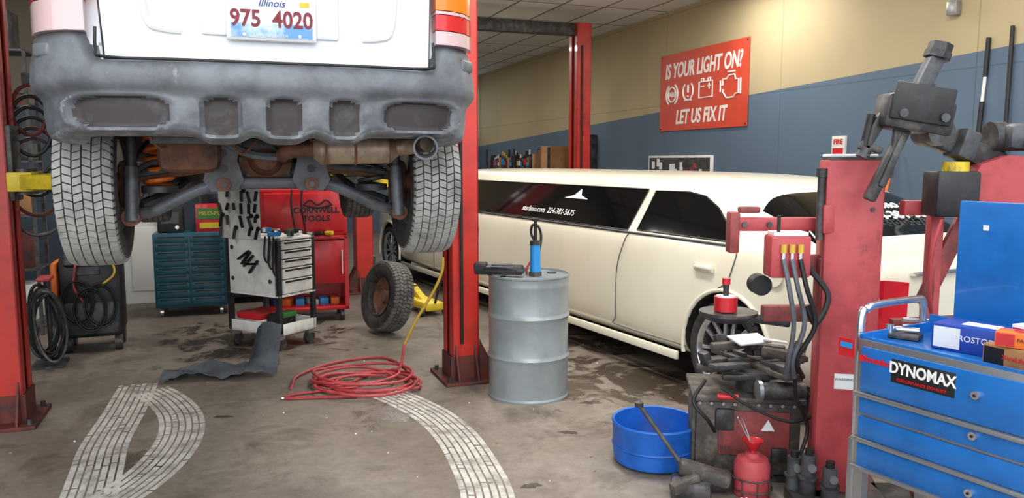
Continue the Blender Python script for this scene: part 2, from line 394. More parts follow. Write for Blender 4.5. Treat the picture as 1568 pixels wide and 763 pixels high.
b.text('Illinois',.038,m_inkblue,Pt@T(0,1.052,0),shear=.3,ext=.001)
b.box((.12,-.8015,1.053),(.035,.002,.018),m_yellow)
b.text('LAND OF LINCOLN',.013,m_plate,Pt@T(0,.934,0),ext=.001)
for x in (-.1,.1): b.cyl((x,-.8,.935),(x,-.806,.935),.006,m_chrome,n=10)
child(b.build('license_plate'),suv)
# bumper: fine grid with recessed pads
b=B()
half=[(0,-.80),(.2,-.797),(.4,-.785),(.56,-.762),(.66,-.725),(.74,-.66),(.79,-.57),(.818,-.48),(.828,-.38)]
path=[(-x,y) for x,y in half[::-1]]+half[1:]
pp=crom([Vector((x,y,0)) for x,y in path],12)
PR=[(0,-.10),(.03,-.03),(.07,.0),(.14,.012),(.35,.020),(.52,.022),(.58,.034),(.66,.056),(.75,.062),(.86,.058),(.93,.046),(.97,.03),(1,-.06)]
def pint(f):
    for (a,o1),(c,o2) in zip(PR,PR[1:]):
        if a<=f<=c: 
            t=(f-a)/(c-a); return o1+(o2-o1)*t
    return PR[-1][1]
def sst(a,c,x):
    t=max(0,min(1,(x-a)/(c-a))); return t*t*(3-2*t)
PADS=[(-.70,-.363,.585,.70),(-.263,-.121,.555,.70),(-.033,.102,.555,.70),(.2,.324,.56,.70),(.414,.725,.585,.70)]
def padmask(x,z):
    best=0;rim=0
    for x0,x1,z0,z1 in PADS:
        cx,cz=(x0+x1)/2,(z0+z1)/2; ex,ez=(x1-x0)/2,(z1-z0)/2
        d=(abs((x-cx)/ex)**3.6+abs((z-cz)/ez)**3.6)**(1/3.6)
        best=max(best,1-sst(.88,1.04,d)); rim=max(rim,math.exp(-((d-1.12)/.08)**2))
    return best,rim
RF=[0,.03,.07,.11,.15]+[.15+.45*k/20 for k in range(1,21)]+[.64,.68,.72,.77,.82,.87,.92,.95,.975,1.0]
vs=[];NP=len(RF); info=[]
for i,p in enumerate(pp):
    t=(pp[min(i+1,len(pp)-1)]-pp[max(i-1,0)]).normalized(); nrm=Vector((t.y,-t.x,0))
    ax=abs(p.x); zt=.835+.105*sst(.60,.66,ax)
    low=0
    for x0,x1,_,_ in PADS[1:4]: low=max(low,math.exp(-((p.x-(x0+x1)/2)/.085)**4))
    zb=.558-.030*low-.030*sst(.72,.8,ax)
    for f in RF:
        z=zb+(.835-zb)*f if f<=.82 else (zb+(.835-zb)*.82)+(zt-(zb+(.835-zb)*.82))*(f-.82)/.18
        mk,rim=padmask(p.x,z)
        pr=pint(f)
        if f>.9: pr=pr+(.045-pr)*.75*sst(.60,.68,ax)
        o=pr-.026*mk+.006*rim
        q=p+nrm*o; vs.append((q.x,q.y,z)); info.append((mk,rim,f))
F={m_bumper:[],m_pad:[],m_bworn:[]}
for i in range(len(pp)-1):
    for k in range(NP-1):
        q=[i*NP+k,(i+1)*NP+k,(i+1)*NP+k+1,i*NP+k+1]
        mk=sum(info[j][0] for j in q)/4; rim=sum(info[j][1] for j in q)/4; f=info[q[0]][2]
        mm=m_pad if mk>.5 else (m_bworn if (rim>.8 or f<.08) else m_bumper)
        F[mm].append(q)
for mm,fl in F.items():
    if mm not in b.mats: b.mats.append(mm)
b.v=[Vector(v) for v in vs]
for mm,fl in F.items():
    for f in fl: b.f.append(f); b.mi.append(b.mats.index(mm))
b.tube([(-.60,-.79,.938),(-.60,-.80,.86),(-.57,-.815,.832),(-.3,-.835,.83),(.3,-.835,.83),(.59,-.815,.832),(.62,-.80,.86),(.62,-.79,.938)],.006,m_ink,n=6,sm=3)
for sg in (-1,1):
    b.box((sg*.79,-.665,.865),(.10,.03,.05),m_bumper,(0,0,sg*50),.01)
child(b.build('rear_bumper',recalc=False,sharp=60),suv)
b=B()
for sgn in (-1,1):
    segs=[(.925,1.035,m_clearl),(1.037,1.10,m_redl),(1.10,1.21,m_orange),(1.21,1.42,m_redl)] if sgn<0 else [(.935,.99,m_clearl),(.992,1.055,m_redl),(1.056,1.07,m_clearl),(1.072,1.17,m_orange),(1.17,1.42,m_redl)]
    for z0,z1,mm in segs:
        xs=[(.635,-.785),(.70,-.775),(.765,-.735),(.815,-.66),(.845,-.56),(.78,-.52),(.64,-.66)]
        n=len(xs); vs=[(sgn*x,y,z0) for x,y in xs]+[(sgn*x,y,z1-.002) for x,y in xs]
        b.add(vs,[list(range(n)),list(range(n,2*n))]+[[i,(i+1)%n,n+(i+1)%n,n+i] for i in range(n)],mm)
child(b.build('tail_lights'),suv)
for nm,x,y in (('rear_wheel_l',-.745,0),('rear_wheel_r',.745,0),('front_wheel_l',-.77,2.62),('front_wheel_r',.77,2.62)):
    b=B(); tire(b,(x,y,.36),.365,.232,.215,m_rubber,m_tread if y==0 else m_tread2,nseg=66,ribs=6,fill=.84)
    sg=1 if x>0 else -1
    Mz=T(x,y,.36,0,90*sg,0)
    b.rev([(.213,-.09),(.205,-.085),(.19,-.05),(.185,.02),(.2,.075),(.213,.085)],m_alu,Mz)
    b.rev([(0,.05),(.06,.055),(.08,.035),(.17,.04),(.19,.06)],m_alu,Mz)
    b.rev([(0,-.10),(.05,-.1),(.055,-.06),(.125,-.055),(.135,-.045),(.135,.03),(0,.03)],m_rust,Mz)
    child(b.build(nm),suv)
# under carriage
b=B()
for sg in (-1,1):
    b.tube([(sg*.60,-.06,.225),(sg*.50,-.10,.245),(sg*.36,-.14,.315),(sg*.26,-.17,.355),(sg*.19,-.18,.37)],.027,m_bsteel,sm=5,n=12)
    b.tube([(sg*.58,.10,.26),(sg*.42,.28,.33),(sg*.38,.8,.42)],.024,m_dsteel,sm=4)
    b.tube([(sg*.62,.02,.40),(sg*.42,-.02,.43),(sg*.25,-.05,.45)],.018,m_dsteel,sm=4)
    b.cyl((sg*.595,-.13,.20),(sg*.59,-.11,.44),.03,m_bsteel); b.cyl((sg*.59,-.11,.43),(sg*.585,-.08,.68),.022,m_dsteel)
    b.box((sg*.615,0,.36),(.08,.13,.22),m_rust,bev=.03)
    b.cyl((sg*.60,-.14,.215),(sg*.60,-.02,.215),.038,m_rust); b.cyl((sg*.60,-.15,.215),(sg*.60,-.14,.215),.018,m_dsteel,n=6)
    pts=[]
    for i in range(72):
        a=i/72*2*math.pi*6; pts.append((sg*.49+.058*math.cos(a),.04+.058*math.sin(a),.34+.30*i/72))
    b.tube(pts,.012,m_dorange if sg<0 else m_dsteel,n=6,sm=0)
    b.cyl((sg*.49,.04,.32),(sg*.49,.04,.35),.08,m_dsteel)
    b.tube([(sg*.50,.05,.60),(sg*.56,-.06,.5),(sg*.60,-.05,.42)],.008,m_ink,sm=4)
    b.tube([(sg*.22,-.2,.50),(sg*.36,-.2,.47),(sg*.5,-.12,.46),(sg*.58,-.08,.42)],.012,m_dsteel,sm=4)
    b.cyl((sg*.61,.03,.385),(sg*.12,.03,.455),.022,m_rust); b.rev([(.045,-.05),(.05,0),(.03,.06),(.025,.08)],m_ink,Matrix.Translation((sg*.15,.03,.45))@Euler((0,rad(90*sg),0)).to_matrix().to_4x4(),n=18)
    b.box((sg*.40,.5,.53),(.09,1.4,.08),m_under,bev=.01)
b.box((0,-.17,.365),(.46,.08,.055),m_dsteel,bev=.018); b.box((0,-.12,.535),(.66,.08,.07),m_dsteel,bev=.02)
for x in (-.205,.175):
    b.poly([(-.085,.57),(.085,.57),(.06,.47),(.085,.38),(.055,.33),(-.055,.33),(-.085,.38),(-.06,.47)],.022,m_dsteel,T(x,-.20,0,90,0,0))
    for zz in (.50,.43): b.cyl((x,-.232,zz),(x,-.215,zz),.017,m_ink,n=14)
    b.cyl((x,-.24,.36),(x,-.21,.36),.03,m_rust,n=14); b.cyl((x,-.245,.36),(x,-.24,.36),.014,m_dsteel,n=6)
b.tube([(-.2,-.21,.55),(-.1,-.24,.50),(0,-.24,.485),(.1,-.24,.50),(.18,-.21,.55)],.02,m_bsteel,sm=4)
b.rev([(0,-.16),(.05,-.155),(.10,-.10),(.115,-.02),(.10,.07),(.05,.14),(0,.15)],m_rust,T(-.02,-.02,.475,90,0,0),n=24)
b.rev([(.07,0),(.12,.0),(.12,.018),(.07,.018)],m_rust,T(-.02,-.10,.475,90,0,0),n=24)
for i in range(8):
    a=rad(i*45); b.cyl((-.02+.11*math.cos(a),-.125,.475+.11*math.sin(a)),(-.02+.11*math.cos(a),-.115,.475+.11*math.sin(a)),.009,m_dsteel,n=6)
b.cyl((0,.1,.47),(0,2.0,.5),.035,m_dsteel)
b.box((-.34,-.16,.50),(.26,.26,.17),m_rust,bev=.05); b.box((-.34,-.30,.56),(.30,.06,.05),m_dsteel,bev=.01)
b.box((.33,-.1,.55),(.26,.3,.1),m_rust,bev=.04)
b.box((-.25,.75,.42),(.7,.7,.16),m_under,bev=.05)
b.box((.03,-.50,.60),(.5,.35,.05),m_rust,bev=.02)
b.box((.32,1.0,.44),(.12,1.8,.08),m_under,bev=.02); b.box((-.42,1.2,.44),(.08,1.8,.08),m_dsteel,bev=.02)
for i in range(7):
    x=-.5+i*.16; b.tube([(x,-.35,.59),(x+.05,-.3,.52+.03*math.sin(i*2)),(x+.12,-.25,.55)],.007,m_ink if i%2 else m_rust,sm=4)
b.cyl((.20,-.44,.515),(.49,-.475,.52),.066,m_exh,n=28); b.cyl((.49,-.475,.52),(.53,-.48,.523),.066,m_exh,r2=.036,n=28)
b.cyl((.17,-.437,.515),(.20,-.44,.515),.04,m_exh,r2=.066,n=28)
for xx in (.215,.34,.47): b.cyl((xx,-.455,.517),(xx+.012,-.456,.517),.070,m_rust,n=28)
b.tube([(.52,-.48,.523),(.58,-.52,.53),(.625,-.64,.54)],.036,m_exh,n=16)
b.rev([(.050,-.01),(.052,.12),(.044,.12),(.042,0)],m_bsteel,T(.622,-.62,.535,97,0,-12),n=24)
b.tube([(.18,-.437,.515),(.05,-.35,.5),(.1,.3,.46),(.15,1.5,.45)],.03,m_rust,n=12)
b.tube([(.36,-.46,.58),(.37,-.46,.62)],.01,m_ink,sm=0); b.box((.56,-.5,.59),(.05,.05,.05),m_ink,bev=.01)
child(b.build('undercarriage'),suv)

# ------------------------------------------------------------------ lifts
def lift(name,w0,w1,s,H,armz,arms,topm):
    b=B()
    for w,d in ((w0,1),(w1,-1)):
        b.bx(w-d*.11,w-d*.10,s-.13,s+.13,0.02,H,m_liftred)
        b.bx(w-d*.11,w+d*.10,s-.13,s-.12,0.02,H,m_liftred); b.bx(w-d*.11,w+d*.10,s+.12,s+.13,.02,H,m_liftred)
        b.bx(w+d*.09,w+d*.10,s-.13,s-.05,.02,H,m_liftred); b.bx(w+d*.09,w+d*.10,s+.05,s+.13,.02,H,m_liftred)
        b.bx(w-d*.02,w+d*.06,s-.045,s+.045,.05,H-.1,m_rust)
        b.bx(w-d*.28,w+d*.18,s-.25,s+.25,0,.025,m_grime,.004)
        for ds in (-.135,0,.125):
            b.poly([(0,0),(.15,0),(0,.30)],.012,m_grime,T(w-d*.11,s+ds,.025,90,0,0)@Matrix.Diagonal((-d,1,1,1)))
        for dd,off in ((-1,-.13),(1,.13)):
            for ww in (w-.08,w+.07):
                b.poly([(0,0),(.11,0),(0,.26)],.012,m_grime,T(ww,s+off,.025)@Euler((rad(90),0,rad(90))).to_matrix().to_4x4()@Matrix.Diagonal((dd,1,1,1)))
        b.bx(w-.112,w+.112,s-.133,s+.133,.02,.20,m_grime)
        for ws in ((-.2,-.2),(-.2,.2),(.14,-.2),(.14,.2)): b.cyl((w+d*ws[0],s+ws[1],.02),(w+d*ws[0],s+ws[1],.06),.016,m_iron,n=6)
        b.bx(w+d*.02,w+d*.13,s-.11,s+.11,armz-.12,armz+.35,m_iron,.01)
        b.bx(w+d*.1,w+d*.24,s-.17,s+.17,armz-.06,armz+.06,m_yellow if arms else m_iron,.01)
        for (aw,as_) in arms:
            tw=aw if d>0 else -aw+ (w0+w1)
            p1=Vector((w+d*.18,s+(.10 if as_>0 else -.10),armz)); p2=Vector((tw,s+as_,armz))
            ang=math.degrees(math.atan2(p2.y-p1.y,p2.x-p1.x)); q=p1.lerp(p2,.72)
            b.box(((p1+q)/2)[:],((q-p1).length,.12,.09),m_yellow,(0,0,ang),.008)
            b.box(((q+p2)/2)[:],((p2-q).length+.1,.09,.07),m_dsteel,(0,0,ang),.008)
            b.cyl(p2+Vector((0,0,-.05)),p2+Vector((0,0,.09)),.03,m_dsteel); b.cyl(p2+Vector((0,0,.09)),p2+Vector((0,0,.125)),.07,m_black)
            b.cyl(p1+Vector((0,0,-.08)),p1+Vector((0,0,.08)),.04,m_dsteel)
            b.cyl(p1.lerp(p2,.3)+Vector((0,-.062,-.01)),p1.lerp(p2,.3)+Vector((0,-.06,.01)),.03,m_ink)
    b.bx(w0-.11,w1+.11,s-.07,s+.07,H-.16,H,topm,.01)
    b.cyl((w1-.03,s-.15,.3),(w1-.03,s-.15,H-.3),.012,m_ink)
    return b.build(name,rz=BA)
lift('vehicle_lift',-1.36,1.66,5.73,3.60,1.545,[(-.25,-.85),(-.25,.85)],m_iron)
lift('vehicle_lift',1.62,4.63,10.0,3.52,.12,[],m_iron)

# ------------------------------------------------------------------ limousine
limo=empty('limousine',(2.29,5.71,0),28)
FX=6.9
b=B()
st=[(-1.11,.60,.42,.72,.78,.45),(-1.10,.78,.36,.90,.96,.6),(-1.05,.88,.29,1.02,1.075,.70),(-.92,.92,.25,1.06,1.11,.74),(-.74,.935,.23,1.075,1.13,.75),(-.64,.94,.23,1.08,1.16,.74),
 (-.36,.945,.22,1.085,1.33,.70),(-.08,.95,.22,1.09,1.475,.665),(.15,.95,.22,1.09,1.53,.66),(.5,.95,.21,1.09,1.565,.66),(1.0,.95,.21,1.09,1.58,.66),(2.2,.95,.21,1.09,1.585,.66),(3.6,.95,.21,1.09,1.585,.66),(5.0,.95,.21,1.09,1.58,.66),(5.35,.95,.21,1.09,1.56,.67),
 (5.8,.95,.22,1.06,1.34,.70),(6.2,.945,.22,1.04,1.10,.76),(FX,.94,.24,.99,1.06,.72),(FX+.6,.91,.26,.94,1.0,.68),(FX+.85,.85,.3,.86,.92,.6),(FX+.93,.7,.36,.72,.78,.5)]
rings=[carring(*q) for q in st]
def mf(i,k):
    if k<0: return m_cream
    j=sj(k)
    if j==0: return m_under
    if i in (5,6) and j>=8 : return m_glass
    if i in (14,15) and j>=8: return m_glass
    return m_cream
b.loft(rings,mf); body=b.build('body')
body.location=limo.location; body.rotation_euler=limo.rotation_euler; bpy.context.view_layer.update()
cy=[]
for y in (0,FX):
    for sg in (-1,1): cy.append(((sg*1.2,y,.37),(sg*.66,y,.37),.41))
cut(body,cy,m_under,sub=2); child(body,limo)
b=B()
def side(s_,z,off=.004,sg=-1):
    if z>=1.10:
        t=(z-1.105)/(1.465-1.105); x=.885+(.69-.885)*t
        return Vector((sg*(x+off),s_,z+off*.5))
    t=max(0,(z-1.0)/.1); x=.95-.06*t*.9 if z>1.0 else .95
    return Vector((sg*(x+off),s_,z))
for sg in (-1,1):
    for pl in ([(1.20,1.11),(5.55,1.11),(5.15,1.44),(1.16,1.44)],[(.02,1.12),(.28,1.12),(1.08,1.12),(1.06,1.43),(.66,1.435),(.46,1.41),(.28,1.335),(.14,1.24)]):
        vs=[side(y,z,.006,sg) for y,z in pl]; b.add(vs,[list(range(len(vs)))],m_glass)
        vv=vs+[vs[0]]; b.tube([v+Vector((sg*.002,0,0)) for v in vv],.006,m_ink,n=6,sm=0)
    b.tube([(sg*.905,-.05,1.10),(sg*.905,1.2,1.10),(sg*.905,5.5,1.10)],.010,m_dsteel,n=6)
    b.tube([(sg*.948,.38,.33),(sg*.950,1.24,.33),(sg*.950,1.27,.4),(sg*.948,1.26,.8),(sg*.935,1.18,1.03),(sg*.905,1.15,1.10)],.004,m_dsteel,n=6)
    b.tube([(sg*.905,-.06,1.10),(sg*.935,-.06,1.0),(sg*.949,0.0,.85),(sg*.950,.16,.76)],.004,m_dsteel,n=6)
    for yy in (3.9,5.2): b.tube([(sg*.948,yy,.3),(sg*.950,yy,.8),(sg*.905,yy,1.10)],.004,m_dsteel,n=6)
    b.box((sg*.968,.22,.93),(.022,.17,.028),m_cream,bev=.01); b.box((sg*.953,.22,.93),(.012,.2,.06),m_cream,bev=.005)
    b.box((sg*.960,4.1,.93),(.025,.17,.028),m_cream,bev=.01)
    b.bx(sg*.93,sg*.962,.48,6.4,.205,.27,m_cream,.01)
    for yy in (0,FX):
        pts=[(sg*.945,yy+.425*math.cos(a),.37+.425*math.sin(a)) for a in [rad(-12+i*12) for i in range(18)]]
        b.tube(pts,.016,m_cream,n=8,sm=0)
    b.cyl((sg*.94,-.42,.95),(sg*.951,-.42,.95),.07,m_cream,n=28)
    vs=[(sg*.80,-1.095,.70),(sg*.62,-1.12,.72),(sg*.60,-1.11,.98),(sg*.78,-1.08,1.0),(sg*.885,-1.0,.99),(sg*.925,-.9,.76)]
    b.add(vs,[[0,1,2,3],[0,3,4,5]],m_redl)
    b.box((sg*1.0,5.35,1.12),(.2,.12,.13),m_cream,bev=.04)
b.box((0,-1.11,.44),(1.6,.12,.2),m_cream,bev=.05); b.box((0,-1.1,1.02),(1.1,.05,.02),m_chrome,bev=.005)
b.box((0,-1.13,.66),(.34,.02,.18),m_plate); b.box((0,-1.115,.30),(1.2,.08,.1),m_black,bev=.03)
b.box((0,FX+.92,.62),(.7,.06,.3),m_chrome,bev=.03)
for sg in (-1,1): b.box((sg*.62,FX+.82,.72),(.3,.15,.14),m_clearl,bev=.04)
Ms=Matrix((( 0,.476,-.879,0),(-1,0,0,0),(0,.879,.476,0),(0,0,0,1)))
p=side(2.55,1.19,.014); Ms2=Ms.copy(); Ms2.translation=p
b.text('starlimo.com  224-381-5675',.085,m_wtxt,Ms2,ext=.001)
b.add([side(1.95,1.32,.013),side(2.35,1.32,.013),side(2.2,1.35,.013),side(2.12,1.41,.013),side(2.08,1.35,.013)],[[0,1,2,3,4]],m_wtxt)
sl=math.degrees(math.atan2(1.475-1.16,.56))
Mr=T(.22,-.40,1.335,sl,0,0)
b.text('starlimo.com\n224-381-5675',.13,m_wtxt,Mr,ext=.004)
child(b.build('trim',recalc=False),limo)
for nm,x,y in (('wheel_rl',-.84,0),('wheel_rr',.84,0),('wheel_fl',-.84,FX),('wheel_fr',.84,FX)):
    b=B(); tire(b,(x,y,.36),.36,.22,.275,m_rubber,m_rubber,nseg=60); sg=1 if x>0 else -1
    Mz=T(x,y,.36,0,90*sg,0)
    b.rev([(.275,-.09),(.26,-.05),(.255,.07),(.268,.09),(.282,.1),(.282,.085)],m_chrome,Mz)
    b.rev([(0,.085),(.04,.085),(.055,.07),(.055,.03)],m_chrome,Mz,n=24)
    b.rev([(0,-.02),(.16,-.02),(.16,.0),(0,.0)],m_iron,Mz,n=32)
    for i in range(7):
        for dy in (-.022,.022):
            b.box((.155,dy,.070),(.22,.030,.03),m_chrome,bev=.008,M=Mz@T(0,0,0,0,0,i*360/7)@T(0,0,0,0,5,dy*250))
    child(b.build(nm),limo)

# ------------------------------------------------------------------ steel drum and things on it
b=B()
pr=[(0,.01),(.275,.01),(.278,0),(.290,0),(.292,.012),(.284,.025)]
for z in (.30,.59):
    pr+=[(.284,z-.028),(.287,z-.018),(.296,z),(.287,z+.018),(.284,z+.028)]
pr+=[(.284,.80),(.286,.81),(.284,.82),(.284,.86),(.293,.868),(.293,.88),(.281,.882),(.279,.865),(0,.862)]
b.rev(pr,m_drum,n=64); b.cyl((.17,.1,.862),(.17,.1,.872),.035,m_iron); b.cyl((-.18,-.08,.862),(-.18,-.08,.87),.02,m_iron)
b.build('steel_drum',(.118,5.53,0),sharp=30)
b=B()
b.box((0,0,.035),(.34,.12,.06),m_black,bev=.012); b.box((-.13,-.0,.06),(.09,.1,.05),m_black,bev=.012); b.tube([(-.1,-.06,.05),(0,-.085,.06),(.1,-.06,.05)],.01,m_black)
b.box((.15,0,.03),(.06,.14,.03),m_dsteel,bev=.01); b.box((.02,0,.07),(.14,.06,.012),m_dsteel,bev=.003)
b.build('tool_case',(-.09,5.45,.880),rz=-6)
b=B()
b.cyl((0,0,0),(0,0,.03),.045,m_iron); b.cyl((0,0,.03),(0,0,.22),.037,m_cyan,n=24); b.cyl((0,0,.22),(0,0,.25),.039,m_iron); b.cyl((0,0,.25),(0,0,.40),.012,m_ink)
b.box((0,0,.40),(.05,.025,.025),m_ink,bev=.008)
b.tube([(.0,0,.24),(-.03,0,.30),(-.02,0,.36),(.02,.0,.35),(.04,0,.28),(.03,0,.18)],.009,m_ink)
b.tube([(-.035,0,.1),(-.06,0,.05),(-.06,.02,.009)],.008,m_hose)
b.build('hand_pump',(.165,5.50,.864))

# ------------------------------------------------------------------ red air hose coil
b=B(); pts=[]
for i in range(150):
    t=i/150; a=t*2*math.pi*7+1.0; r=.20+.17*abs(math.sin(t*9.3))+.02*random.random()
    cx=-1.12+.22*math.sin(t*5.0)*(1-t)-(.12 if t<.4 else 0); cy=5.72+.1*math.cos(t*7)
    pts.append((cx+r*1.05*math.cos(a),cy+r*.8*math.sin(a),.014+.06*t+.01*math.sin(i*.7)))
b.tube(pts,.011,m_hose,n=8,sm=2)
b.tube([pts[0],(-1.3,5.6,.014),(-1.55,5.45,.014),(-1.6,5.36,.014),(-1.35,5.38,.014),(-1.1,5.40,.014)],.011,m_hose,n=8)
b.tube([(-1.62,5.6,.014),(-1.66,5.95,.014),(-1.45,6.35,.014),(-1.1,6.5,.014),(-.85,6.15,.014),(-.8,5.8,.022)],.011,m_hose,n=8)
b.tube([pts[-1],(-.86,5.9,.10),(-.84,6.0,.25)],.011,m_hose,n=8)
b.tube([(-.84,6.0,.25),(-.74,5.95,.45),(-.6,5.9,.68),(-.53,5.88,.84),(-.52,5.88,.95)],.011,m_hosey,n=8)
b.cyl((-1.62,5.36,.014),(-1.57,5.37,.014),.013,m_chrome,n=10)
b.build('air_hose')

# ------------------------------------------------------------------ dark rubber sheet on floor
def sheet(name,pts,m,loc,rz=0,th=.012):
    b=B(); R=len(pts); C=len(pts[0])
    vs=[p for r in pts for p in r]; n=len(vs)
    vs+= [(p[0],p[1],p[2]+th) for p in vs]
    fs=[]
    for i in range(R-1):
        for j in range(C-1):
            a=[i*C+j,i*C+j+1,(i+1)*C+j+1,(i+1)*C+j]; fs.append(a[::-1]); fs.append([n+k for k in a])
    ed=[(0,j,0,j+1) for j in range(C-1)]+[(R-1,j,R-1,j+1) for j in range(C-1)]+[(i,0,i+1,0) for i in range(R-1)]+[(i,C-1,i+1,C-1) for i in range(R-1)]
    for a,b_,c,d in ed: fs.append([a*C+b_,c*C+d,n+c*C+d,n+a*C+b_])
    b.add(vs,fs,m); return b.build(name,loc,rz)
rows=[]
for i in range(12):
    u=i/11; row=[]
    for j in range(24):
        v=j/23; x=-.42+.84*v; y=-.17+.36*u*(1.0 if v>.3 else .75)+.04*math.sin(v*6)
        z=.0+.05*abs(math.sin(v*6+u*3))+.02*abs(math.sin(v*23+u*9))
        if v>.70: z+=.30*min(1,(v-.70)/.10)*(u**1.1); y+=.05*math.sin(u*3)
        row.append((x,y+(.12*v),z))
    rows.append(row)
sheet('rubber_mat',rows,m_sheet,(-2.26,5.95,0),8)

# ------------------------------------------------------------------ loose tyre leaning + trolley jack
b=B(); tire(b,(0,0,0),.345,.22,.20,m_rubber,m_tread2)
b.rev([(.2,-.08),(.185,-.05),(.18,.04),(.19,.09),(.2,.095)],m_iron,T(0,0,0,0,-90,0)); b.rev([(0,.03),(.05,.04),(.07,.02),(.16,.03),(.185,.05)],m_rust,T(0,0,0,0,-90,0))
o=b.build('car_tire',(-1.22,7.55,.355)); o.rotation_euler=(0,rad(12),rad(38))
b=B()
b.box((0,0,.10),(.22,.6,.09),m_yellow,bev=.02); b.box((0,.15,.18),(.08,.4,.06),m_yellow,(20,0,0),.01)
b.cyl((0,.3,.2),(0,.3,.26),.05,m_iron)
for x,y in((-.14,-.25),(.14,-.25),(-.14,.25),(.14,.25)): b.cyl((x-.02,y,.05),(x+.02,y,.05),.05,m_iron)
b.cyl((0,-.3,.15),(0,-.65,.75),.014,m_iron)
b.build('trolley_jack',(-.98,8.6,0),30)

# ------------------------------------------------------------------ white tool cart
b=B(); W,Dp,H=.65,.45,1.0
for x in (-W+.02,-.02):
    for y in (.02,Dp-.02): b.bx(x-.02,x+.02,y-.02,y+.02,.14,H,m_black)
b.bx(-W+.02,-.02,.0,.012,.50,H-.02,m_cart,.004); b.bx(-W,-W+.012,.0,Dp,.50,H,m_cart,.004); b.bx(-W+.02,-.02,Dp-.012,Dp,.45,H,m_cart)
b.bx(-W,0,0,Dp,H-.02,H,m_cart,.005); b.bx(-W,0,0,Dp,.48,.50,m_cart,.004)
for i,(z0,z1) in enumerate(((.9,.97),(.82,.89),(.74,.81),(.64,.73),(.51,.63))):
    b.bx(-.03,.012,.05,Dp-.05,z0,z1,m_cart,.006); b.bx(.012,.024,.07,Dp-.07,z1-.022,z1-.006,m_ink,.003)
b.bx(-W,0,0,Dp,.14,.16,m_cart,.004); 
for (x0,x1,y0,y1) in ((-W,0,0,.012),(-W,0,Dp-.012,Dp),(-.012,0,0,Dp),(-W,-W+.012,0,Dp)): b.bx(x0,x1,y0,y1,.14,.24,m_cart,.003)
b.bx(-W+.05,-.3,.05,Dp-.1,.24,.30,m_cabred,.01); b.bx(-.28,-.1,.1,.3,.16,.3,m_black,.02); b.box((-.12,.2,.3),(.1,.16,.05),m_green,bev=.01)
for x in (-W+.05,-.05):
    for y in (.05,Dp-.05):
        b.cyl((x-.02,y,.055),(x+.02,y,.055),.055,m_iron); b.bx(x-.03,x+.03,y-.03,y+.03,.10,.14,m_alu)
b.bx(-.72,-.2,-.004,.006,.98,1.43,m_cart,.003)
for i in range(6):
    for j in range(4):
        if random.random()<.8:
            x=-.69+i*.09+random.random()*.02; z=1.41-j*.11; L=.05+.06*random.random()
            b.box((x,-.018,z-L/2),(.022,.02,L),random.choice([m_ink,m_iron,m_dsteel,m_ink]),(0,random.uniform(-25,25),0),.004)
            if random.random()<.4: b.cyl((x+.02,-.02,z),(x+.02,-.005,z),.02,m_ink,n=12)
for i in range(5): b.box((-.40+.03*i,-.02,.84-.025*i),(.16,.03,.018),m_ink,(0,random.uniform(-50,50),0),.004)
for x,z in ((-.57,.9),(-.57,.62),(-.1,.62)): b.cyl((x,-.004,z),(x,0.001,z),.02,m_iron)
for i in range(22):
    b.box((random.uniform(-.6,-.05),random.uniform(.05,.4),H+.02+.03*random.random()),(random.uniform(.05,.14),.03,.04),random.choice([m_iron,m_chrome,m_cabred,m_ink,m_cyan,m_ink]),(0,0,random.uniform(0,180)),.006)
b.tube([(-.66,.05,.95),(-.7,.2,.9),(-.67,.4,.6)],.012,m_cabred)
for k in range(3): b.tube([(-.12+.05*k,-.02,1.02),(-.13+.05*k,-.03,.85-.05*k),(-.08+.05*k,-.03,.80-.05*k),(-.06+.05*k,-.02,.98)],.008,m_ink)
b.build('tool_cart',(-2.03,6.73,0),-30)

# ------------------------------------------------------------------ red tool cabinet
b=B()
b.bx(-.43,.43,.05,.5,.9,1.38,m_cabred,.01); b.bx(-.40,.40,.03,.06,.94,1.34,m_cabred,.01)
b.bx(-.43,-.39,0,.5,.12,.9,m_cabred); b.bx(.39,.43,0,.5,.12,.9,m_cabred); b.bx(-.43,.43,.46,.5,.12,.9,m_cabred); b.bx(-.43,.43,0,.5,.86,.9,m_cabred,.006)
b.bx(-.43,.43,0,.5,.12,.16,m_cabred,.006); b.bx(-.1,.40,0.005,.02,.4,.85,m_cabred,.006); b.bx(.36,.37,-.02,.0,.5,.75,m_chrome)
for x in (-.36,.36):
    for y in (.06,.44): b.cyl((x-.02,y,.06),(x+.02,y,.06),.06,m_iron)
b.text('CORNWELL\nTOOLS',.085,m_ink,T(.12,.026,1.12,90,0,0),bold=.002)
b.tube([(-.01,.02,1.22),(.06,.02,1.27),(.14,.02,1.22),(.22,.02,1.27),(.28,.02,1.22)],.008,m_ink)
b.tube([(-.01,.02,1.22),(.14,.02,1.19),(.28,.02,1.22)],.008,m_ink)
for i in range(6): b.box((-.3+i*.12,.25,.18),(.09,.2,.06+.05*random.random()),random.choice([m_dorange,m_ink,m_cyan,m_cart]),(0,0,random.uniform(-20,20)),.01)
for i in range(7): b.box((-.36+i*.1,-.02,.93),(.08,.06,.04),random.choice([m_iron,m_ink,m_chrome,m_yellow]),(0,0,random.uniform(-40,40)),.008)
for x in (-.12,-.02): b.tube([(x,.0,1.38),(x-.01,-.03,1.2),(x+.02,-.04,.95),(x-.02,-.03,.8)],.010,m_ink)
b.build('tool_cabinet',(-2.12,8.0,0),18)

